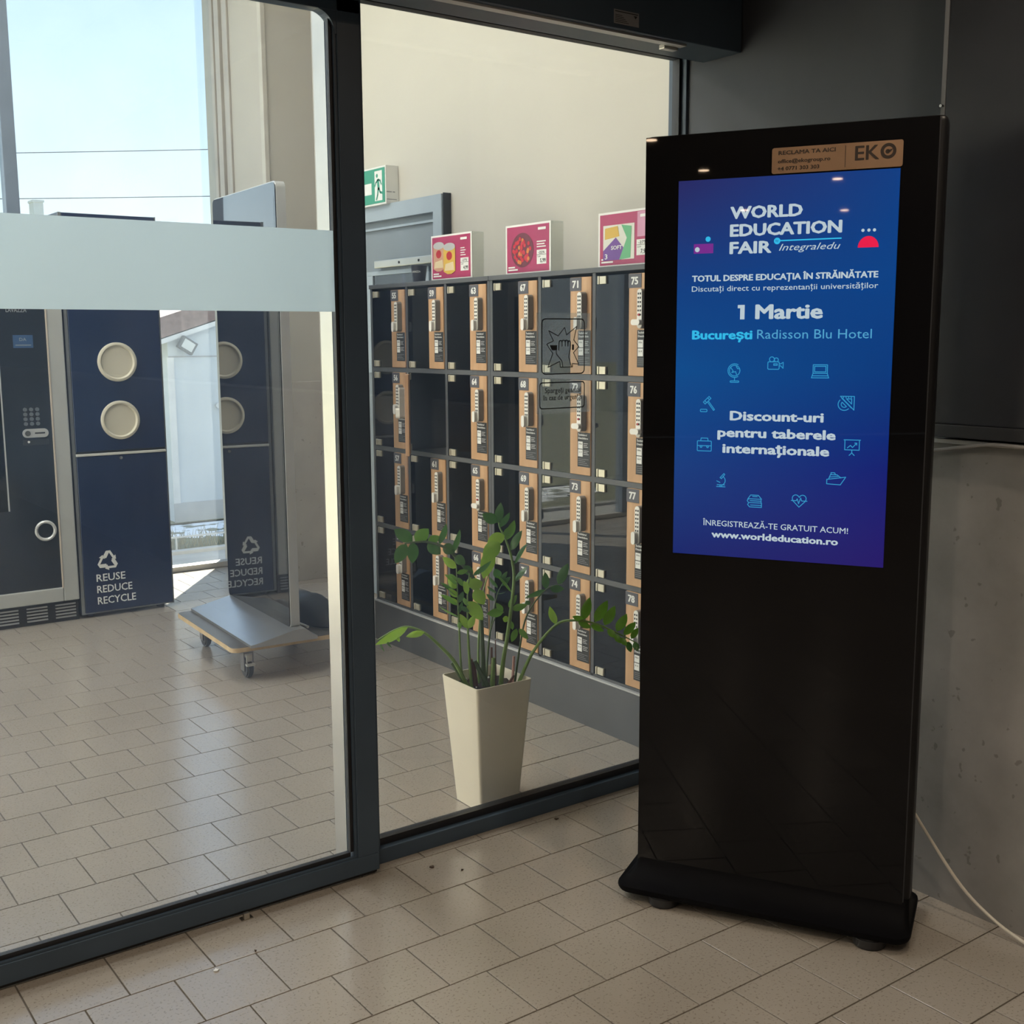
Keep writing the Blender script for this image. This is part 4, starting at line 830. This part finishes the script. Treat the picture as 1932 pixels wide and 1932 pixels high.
stem([(690, 1590), (600, 1500), (510, 1400), (400, 1305), (285, 1262), (190, 1285), (80, 1350)], -.02, -.05, .0072, .0016, STEM)
for q in [(285, 1265, 62, 1378, 74, L_), (395, 1298, 272, 1330, 40, L_), (130, 1345, 176, 1402, 22, D_), (90, 1362, 128, 1428, 20, D_), (205, 1310, 226, 1362, 30, L_)]: leaf(*q, dd=-.045, dt=random.uniform(-.02, .02), flip=random.choice((-1, 1)))
for pts, r0, m in (([(720, 1620), (705, 1480)], .010, STUMP), ([(745, 1640), (725, 1500)], .008, STUMP), ([(820, 1660), (735, 1490)], .0085, STEMD), ([(855, 1660), (862, 1470)], .0085, STEM), ([(850, 1640), (850, 1400)], .0042, STUMP), ([(880, 1650), (875, 1350)], .0022, STUMP), ([(990, 1640), (1000, 1460)], .0052, mat('stem_pink_tip', (.42, .24, .22), .5)), ([(680, 1560), (580, 1505)], .0062, STEMD), ([(955, 1640), (1000, 1590)], .0050, STUMP)):
    stem(pts, -.01, -.015, r0, r0*.8, m)

# ================================================================== RECYCLING BIN
rb_ = thing('recycling_bin', 'navy recycling cabinet with two round ivory openings', 'recycling bin', (1.703, 6.30, 0))
RW, RH = .508, 2.145
obj('cabinet', bx(0, RW, .012, .62, .022, RH, bev=.003), mat('navy_side_panel', (.018, .026, .042), .35), rb_)
b = bx(0, .016, 0, .012, .022, RH); box(b, RW-.007, RW, 0, .012, .022, RH); box(b, .016, RW-.007, 0, .012, .022, .028); obj('edge_profile', b, mat('bin_edge_grey', (.24, .25, .26), .35, metal=.4), rb_)
up = obj('upper_door', bx(.018, RW-.009, -.006, .012, .905, RH-.004, bev=.0015, seg=1), NAVY, rb_)
lo_ = obj('lower_door', bx(.018, RW-.009, -.006, .012, .030, .878, bev=.0015, seg=1), NAVY, rb_)
o = obj('handle_strip', bx(.016, RW-.007, -.012, .010, .880, .893, bev=.002, seg=1), mat('pale_strip', (.60, .60, .57), .3), rb_)
obj('gap_shadow_strip', bx(.018, RW-.009, .002, .012, .893, .905), GASK, rb_)
b = B(); cyl(b, (.25, -.010, .862), .009, .010, 'y', 12); obj('lock', b, CHROME, rb_)
for z in (1.376, 1.066):
    b = B(); seg = 40
    prof = [(.104, .0), (.104, -.010), (.098, -.014), (.090, -.014), (.084, -.006), (.083, .004)]
    rr_ = [[b.verts.new((.259+r_*math.cos(2*PI*i/seg), -.006+y, z+r_*math.sin(2*PI*i/seg))) for i in range(seg)] for r_, y in prof]
    for p0, p1 in zip(rr_[:-1], rr_[1:]):
        for i in range(seg): b.faces.new((p0[i], p0[(i+1) % seg], p1[(i+1) % seg], p1[i]))
    o = obj('opening_ring', b, IVORY, rb_, True); lab(o, 'round ivory ring')
    b = B(); cyl(b, (.259, -.0065, z), .0835, .004, 'y', 40); obj('opening_flap', b, IVORY, o)
b = B(); YB = -.0068
cx_, cz_ = .150, .305
for kk in range(3):
    t = bmesh.new()
    fpoly(t, [(-.030, .020), (-.008, .056), (.014, .056), (-.008, .016)], 0); fpoly(t, [(.014, .058), (.034, .024), (.042, .030), (.044, .006), (.018, .006), (.026, .014), (.008, .044)], 0)
    append(b, t, Matrix.Translation((cx_, YB, cz_)) @ Matrix.Rotation(math.radians(120*kk), 4, 'Y'))
ftext(b, 'REUSE', .084, .240, .196, .040, .012, YB); ftext(b, 'REDUCE', .084, .275, .133, .040, .012, YB); ftext(b, 'RECYCLE', .084, .292, .070, .040, .012, YB)
obj('white_lettering', b, PRINTW, lo_)
for fx in (.06, RW-.06):
    for fy in (.06, .55):
        b = B(); cyl(b, (fx, fy, .011), .022, .022, 'z', 14); obj('foot', b, RUBBER, rb_)

# ================================================================== VENDING MACHINE
vm = thing('vending_machine', 'black vending machine in a grey frame beside the navy bin', 'vending machine', (.82, 6.30, 0))
VW, VH = .872, 1.86
obj('cabinet', bx(0, VW, .30, .80, .115, VH, bev=.004), BLACKP, vm)
b = bx(0, VW, .02, .30, .115, .135); box(b, 0, VW, .02, .30, VH-.02, VH); box(b, 0, .015, .02, .30, .135, VH-.02); box(b, VW-.015, VW, .02, .30, .135, VH-.02); obj('door_shell', b, BLACKP, vm)
b = bx(VW-.080, VW, -.012, .02, .115, VH, bev=.006); box(b, 0, .075, -.012, .02, .115, VH, bev=.006); box(b, .075, VW-.080, -.012, .02, .115, .190, bev=.006); box(b, .075, VW-.080, -.012, .02, VH-.10, VH, bev=.006); obj('frame', b, VCREAM, vm)
o = obj('frame_edge_trim', bx(VW-.084, VW-.079, -.015, .016, .188, VH-.1), mat('warm_edge', (.55, .47, .40), .4), vm)
obj('control_panel', bx(.555, VW-.084, .000, .018, .190, VH-.10), mat('dark_glossy_panel', (.016, .020, .026), .10), vm)
obj('lower_panel', bx(.075, .555, .000, .018, .190, .62), MATS['dark_glossy_panel'], vm)
obj('display_glass', bx(.075, .555, .006, .012, .62, VH-.10), GL_BLACK, vm)
obj('glass_edge', bx(.548, .554, -.002, .016, .62, VH-.10), SILV, vm)
for z in (.66, .90, 1.14, 1.38, 1.62): obj('shelf', bx(.08, .52, .05, .29, z-.012, z), mat('tray_grey', (.20, .21, .22), .4), vm); obj('shelf_clip', bx(.50, .535, .035, .06, z-.02, z+.006), PRINTG, vm)
b = B(); 
for r in range(4):
    for c_ in range(3): cyl(b, (.660+c_*.030, -.002, 1.140-r*.0245), .0100, .008, 'y', 12)
obj('keypad', b, mat('key_grey', (.14, .15, .16), .35), vm)['kind'] = 'stuff'
b = B(); prism(b, rrect(.640, .768, .995, 1.040, .022, 6), 'y', -.008, .0); cs_ = obj('coin_slot', b, SILV, vm)
b = B(); cyl(b, (.664, -.010, 1.0175), .014, .006, 'y', 16); obj('return_button', b, CHROME, cs_)
obj('slot', bx(.700, .750, -.0095, -.008, 1.014, 1.021), PRINTB, cs_)
o = obj('small_display', bx(.640, .768, -.003, .0, .955, .985), BLACKP, vm)
b = B(); cyl(b, (.668, -.004, .973), .006, .004, 'y', 10); obj('indicator', b, WHITE, o)
b = B(); tube(b, [(.722+.047*math.cos(2*PI*i/32), -.006, .503+.047*math.sin(2*PI*i/32)) for i in range(33)], .0085, 8, False); obj('handle_ring', b, SILV, vm, True)
o = obj('blue_notice', bx(.625, .722, -.001, .0, 1.455, 1.520), mat('notice_blue', (.03, .08, .19), .4), vm)
b = B(); ftext(b, 'DA', .656, .690, 1.490, .016, .01, -.0014); frect(b, .635, .712, 1.467, 1.471, -.0014); obj('notice_lettering', b, PRINTG, o)
b = B(); ftext(b, 'LAVAZZA', .60, .70, 1.635, .022, .01, -.0006); obj('brand_lettering', b, PRINTG, vm)
b = bx(0, VW, .02, .75, .0, .115); obj('base', b, mat('base_black', (.010, .011, .013), .5), vm)
b = B()
for g_ in range(6):
    for r in range(5): box(b, .02+g_*.146, .02+g_*.146+.105, .012, .021, .020+r*.017, .028+r*.017)
obj('vent_grille', b, mat('grille_silver', (.45, .46, .47), .3, metal=.6), vm)['kind'] = 'stuff'
# goods on the trays that show through the glass
gm = [mat('snack_red', (.42, .05, .04), .3), mat('snack_amber', (.45, .25, .05), .3), mat('snack_green', (.06, .20, .08), .3), mat('snack_silver', (.4, .4, .42), .3), mat('snack_white', (.55, .55, .56), .35)]
gi = 0
for zi, z in enumerate((1.38, 1.14, .90, .66)):
    for ci, x in enumerate((.33, .43)):
        m = gm[4] if zi == 3 else gm[(zi*2+ci) % 4]
        names = ('red', 'amber', 'green', 'silver', 'white'); nm = names[gm.index(m)]
        t = thing('snack_packet', '%s snack packet on tray %s of the vending machine, %s place' % (nm, ('one', 'two', 'three', 'four')[zi], ('inner', 'outer')[ci]), 'snack packet', (.82+x, 6.30+.13, z+.001), 0, 'snack packets in the vending machine')
        b = B(); rgp = []
        for i in range(7):
            s = i/6; th_ = .004+.030*math.sin(PI*s); rgp.append([(u*.040*(1-.06*math.sin(PI*s)), v*th_, .002+s*.15) for u, v in ((-1, 0), (-.6, -.8), (0, -1), (.6, -.8), (1, 0), (.6, .8), (0, 1), (-.6, .8))])
        loft(b, rgp); obj('pouch', b, m, t, True)
        obj('top_seal', bx(-.040, .040, -.003, .003, .150, .162), m, t)

# ================================================================== TOTEM ON A DOLLY
TA = math.radians(-90-3.4)
TO = (2.161, 4.670, 0)
dl = thing('dolly', 'low plywood dolly on castors carrying the silver display totem', 'dolly', TO, TA)
b = B(); prism(b, rrect(-.795, .022, -.278, .36, .03, 5), 'z', .141, .160); obj('board', b, PLY, dl, True)
b = B(); prism(b, rrect(-.792, .019, -.275, .357, .028, 5), 'z', .160, .1618); obj('board_top', b, PLYTOP, dl)
STEELD = mat('zinc_plated_steel', (.30, .30, .31), .35, metal=.7, var=.1)
def castor(x, y, brake):
    root = obj('castor', bx(x-.038, x+.038, y-.042, y+.042, .133, .141, bev=.003), STEELD, dl)
    b = B(); cyl(b, (x, y, .126), .022, .014, 'z', 16); obj('swivel', b, STEELD, root)
    b = bx(x-.012, x+.034, y-.023, y-.019, .034, .119); box(b, x-.012, x+.034, y+.019, y+.023, .034, .119); box(b, x-.012, x+.034, y-.023, y+.023, .113, .119); obj('fork', b, STEELD, root)
    b = B(); cyl(b, (x+.012, y, .046), .046, .030, 'y', 24, bev=.006); obj('wheel', b, RUBBER, root, True)
    if brake: b = bx(x+.040, x+.066, y-.020, y+.020, .062, .072, bev=.003); box(b, x+.034, x+.044, y-.014, y+.014, .072, .108, bev=.003); obj('brake_lever', b, mat('brake_pale', (.5, .5, .48), .4), root)
castor(-.075, -.184, True); castor(-.70, -.170, False); castor(-.075, .27, False); castor(-.70, .27, False)
tt = thing('display_totem', 'silver framed glossy display totem standing on the dolly', 'display totem', TO, TA)
TW = .822
b = B(); prism(b, rrect(-TW, 0, .205, 2.160, .030, 6), 'y', .004, .046); obj('frame', b, SILV, tt, True)
b = B(); prism(b, rrect(-TW+.005, -.005, .212, 2.155, .026, 6), 'y', -.001, .004); obj('front_glass', b, mat('totem_glass', (.010, .011, .013), .02, spec=1.0, coat=1.0), tt)
b = B(); prism(b, rrect(-TW+.054, -.017, .40, 2.096, .002, 1), 'y', -.0016, -.001); obj('screen', b, mat('switched_off_screen', (.014, .015, .018), .02, spec=1.0, coat=1.0), tt)
b = B(); prism(b, [(-.205, .162), (-.205, .174), (-.150, .183), (-.06, .203), (-.004, .216), (.05, .216), (.07, .20), (.09, .182), (.106, .176), (.106, .162)], 'x', -TW+.03, .056); obj('ramp_base', b, mat('brushed_steel', (.50, .51, .52), .30, metal=.85, var=.06), tt, True)
bd = thing('dark_bundle', 'dark rounded bundle lying behind the totem on the dolly', 'bundle', (TO[0]+.252, TO[1]+.318, .1622), TA)
b = B(); t = bmesh.new(); bmesh.ops.create_uvsphere(t, u_segments=20, v_segments=12, radius=1)
for v in t.verts: v.co = Vector((v.co.x*.26, v.co.y*.100, max(v.co.z, -.05)*.115*(1+.05*math.sin(9*v.co.x))+.008))
append(b, t); obj('cloth', b, mat('dark_bundle_cloth', (.028, .032, .038), .6, var=.25, scale=14, bump=.4, bscale=30), bd, True)
b = B(); tube(b, smoothpts([(-.25, -.100, .008), (-.1, -.108, .008), (.05, -.107, .008), (.2, -.095, .008)], 5), .007, 8); obj('pale_hem', b, WHITE, bd, True)

# ================================================================== OUTSIDE
gr = struct('ground', bx(-40, 60, 7.30, 90, -.30, -.06), mat('dry_winter_grass', (.16, .16, .09), .95, var=.35, scale=9, bump=.6, bscale=60))
o = obj('pavement', bx(-40, 60, 7.30, 8.05, -.07, -.045), mat('outdoor_paving', (.42, .41, .39), .8, var=.12, scale=4), gr)
o = obj('kerb', bx(-40, 60, 8.05, 8.13, -.07, -.02, bev=.005), mat('kerb_stone', (.46, .45, .43), .8, var=.1), gr)
# patchy snow
sm, sn, sl = new_mat('patchy_snow')
so = sn.new('ShaderNodeOutputMaterial'); sb = sn.new('ShaderNodeBsdfPrincipled'); sl.new(sb.outputs[0], so.inputs[0])
st_ = sn.new('ShaderNodeTexCoord'); sx_n = sn.new('ShaderNodeTexNoise'); sx_n.inputs['Scale'].default_value = 7; sx_n.inputs['Detail'].default_value = 6; sl.new(st_.outputs['Object'], sx_n.inputs['Vector'])
srp = sn.new('ShaderNodeValToRGB'); sl.new(sx_n.outputs['Fac'], srp.inputs[0]); srp.color_ramp.elements[0].position = .44; srp.color_ramp.elements[1].position = .50
srp.color_ramp.elements[0].color = (.16, .17, .12, 1); srp.color_ramp.elements[1].color = (.80, .82, .86, 1); sl.new(srp.outputs[0], sb.inputs['Base Color']); sb.inputs['Roughness'].default_value = .8
b = B(); rnd = random.Random(11); NX, NY = 60, 10
g = [[b.verts.new((-2+10*i/NX, 8.74+.80*j/NY+(.10*math.sin(i*.9)+.06*rnd.random() if j == 0 else 0), -.06+.03*math.sin(PI*min(1, j/NY*1.2))*rnd.uniform(.5, 1))) for i in range(NX+1)] for j in range(NY+1)]
for j in range(NY):
    for i in range(NX): b.faces.new((g[j][i], g[j][i+1], g[j+1][i+1], g[j+1][i]))
o = obj('snow_patch', b, sm, None, True); tag(o, 'patchy snow lying in front of the white outbuilding', 'snow'); o['kind'] = 'stuff'
# dry shrubs
b = B()
for i in range(420):
    x, y = rnd.uniform(1.8, 5.0), rnd.uniform(8.20, 8.58); h = rnd.uniform(.04, .16); dx, dy = rnd.uniform(-.05, .05), rnd.uniform(-.04, .04)
    tube(b, [(x, y, -.06), (x+dx*.4, y+dy*.4, h*.5-.06), (x+dx, y+dy, h-.06)], [.004, .003, .001], 3, False)
o = obj('dry_grass_tufts', b, mat('dry_stalks', (.24, .22, .14), .9, var=.3), None); tag(o, 'dry grass tufts along the kerb outside the window', 'grass'); o['kind'] = 'stuff'
fr = thing('garden_rail', 'low thin metal rail along the grass outside', 'rail', (3.0, 8.16, -.06))
obj('top_bar', bx(-3, 4, -.006, .006, .118, .130), SILV, fr)
for x in (-2.2, -1.5, -.8, -.1, .6, 1.3, 2.0): obj('post', bx(x-.006, x+.006, -.006, .006, 0, .118), SILV, fr)
ob = thing('outbuilding', 'low white outbuilding with a brown roof seen through the window', 'building', (3.42, 9.60, -.06))
WHT = mat('white_render_wall', (.50, .545, .59), .8, var=.03, scale=1.5)
b = B(); prism(b, [(0, 0), (6, 0), (6, 2.60), (3.2, 2.55), (0, 1.535)], 'y', 0, 3.0); obj('wall', b, WHT, ob)
obj('plinth', bx(-.012, 6.0, -.014, 0, 0, .165), mat('grey_plinth', (.40, .41, .42), .8), ob)
obj('corner_board', bx(-.012, .045, -.010, 0, .165, 1.40), mat('corner_white', (.60, .61, .62), .6), ob)
obj('siding_joint', bx(0, 6.0, -.006, 0, 1.40, 1.412), mat('joint_grey', (.35, .36, .37), .7), ob)
b = B(); prism(b, [(-.20, 1.47), (3.25, 2.57), (3.25, 2.61), (-.20, 1.51)], 'y', -.06, 0.0); obj('fascia', b, mat('fascia_white', (.58, .60, .62), .6), ob)
b = B(); prism(b, [(-.26, 1.50), (3.25, 2.61), (3.25, 2.78), (-.26, 1.67)], 'y', -.05, 3.1); obj('roof', b, mat('brown_roof_tiles', (.20, .14, .13), .8, var=.2, scale=20), ob)
fl_ = obj('floodlight', bx(-.07, .07, -.10, -.04, -.055, .055, bev=.006), mat('floodlight_grey', (.10, .11, .12), .5), ob); fl_.location = (.135, -.02, 1.50); fl_.rotation_euler = (0, math.radians(32), 0)
obj('lens', bx(-.05, .05, -.104, -.1005, -.038, .038), mat('floodlight_lens', (.5, .52, .52), .2), fl_)
b = B(); cyl(b, (.41, -.02, .985), .022, .04, 'y', 14); obj('door_knob', b, SILV, ob)
fh = thing('far_house', 'pale house with a small window beyond the outbuilding', 'house', (6.3, 17, -.06))
obj('wall', bx(0, 6, 0, 4, 0, 2.15), WHT, fh); obj('window', bx(.28, .45, -.03, 0, 1.62, 1.80), mat('far_window_dark', (.12, .13, .15), .3), fh)
b = B(); prism(b, [(-.3, 2.12), (6.3, 2.12), (5.4, 2.30), (.6, 2.30)], 'y', -.3, 4.3); obj('roof', b, MATS['brown_roof_tiles'], fh)
tr_ = thing('bare_tree', 'bare winter tree beyond the outbuilding roof', 'tree', (5.5, 15.0, -.06))
b = B(); tube(b, [(0, 0, 0), (.02, 0, .8), (0, 0, 1.4)], [.07, .055, .03], 7); obj('trunk', b, mat('bark', (.12, .10, .085), .9), tr_, True)
b = B()
for i in range(130):
    a = rnd.uniform(0, 2*PI); z0 = rnd.uniform(.7, 1.4); l_ = rnd.uniform(.25, .65); u_ = rnd.uniform(.2, .7)
    p0 = Vector((0, 0, z0)); p1 = p0+Vector((math.cos(a)*l_*.6, math.sin(a)*l_*.6, u_*l_)); p2 = p1+Vector((math.cos(a+.5)*l_*.4, math.sin(a+.5)*l_*.4, u_*l_*.6))
    tube(b, [p0, p1, p2], [.010, .006, .002], 4, False)
o = obj('twigs', b, MATS['bark'], tr_); o['kind'] = 'stuff'
for z, sl_, lab_ in ((6.164, .1038, 'upper overhead wire crossing the sky'), (5.030, .0769, 'lower overhead wire crossing the sky')):
    w_ = thing('overhead_wire', lab_, 'wire', (10, 30, z), 0, 'overhead wires outside')
    b = B(); tube(b, [(-14+28*j/20, 0, sl_*(-14+28*j/20)+.0006*(-14+28*j/20)**2) for j in range(21)], .011, 5); obj('strand', b, mat('wire_dark', (.06, .065, .07), .6), w_)
ch = thing('distant_chimney', 'small distant chimney block just above the frosted band', 'chimney', (7.37, 29, -.06))
b = bx(-.11, .11, -.2, .2, 0, 4.70); obj('stack', b, mat('distant_grey', (.42, .45, .47), .8), ch); obj('cap', bx(-.13, .13, -.22, .22, 4.70, 4.75), mat('distant_grey', (.42, .45, .47), .8), ch)

# ================================================================== SMALL THINGS ON THE FLOOR
LEAFB = mat('dry_leaf_brown', (.055, .035, .022), .9, var=.3)
def crumb(px_, py_, s, label, m=LEAFB):
    p = on_z(px_, py_, 0); t = bmesh.new(); rn = random.Random(int(px_*7+py_)); n = 9
    pts = [(s*math.cos(2*PI*i/n)*rn.uniform(.35, 1), s*math.sin(2*PI*i/n)*rn.uniform(.35, 1)) for i in range(n)]
    b = B(); prism(b, pts, 'z', .0003, .0032); o = obj('dry_leaf_crumb', b, m); o.location = (p.x, p.y, 0.0004); tag(o, label, 'debris')
crumb(815, 1637, .010, 'dark leaf crumb on the floor near the door frame corner')
crumb(872, 1642, .0045, 'small dark crumb right of the leaf crumb')
crumb(1050, 1546, .009, 'dark leaf crumb just in front of the fixed glass rail')
crumb(482, 1795, .005, 'small crumb on a tile joint in front of the door')
crumb(408, 1832, .009, 'white paint spot on the tile in front of the door', WHITE)
dg_ = thing('door_guide', 'small pale floor guide under the sliding door rail', 'door guide', (on_z(459, 1727, 0).x, 2.700, 0))
obj('pin', bx(-.008, .008, -.006, .006, .0002, .016, bev=.002), ALU, dg_); obj('plate', bx(-.016, .016, -.010, .010, .0001, .002), ALU, dg_)
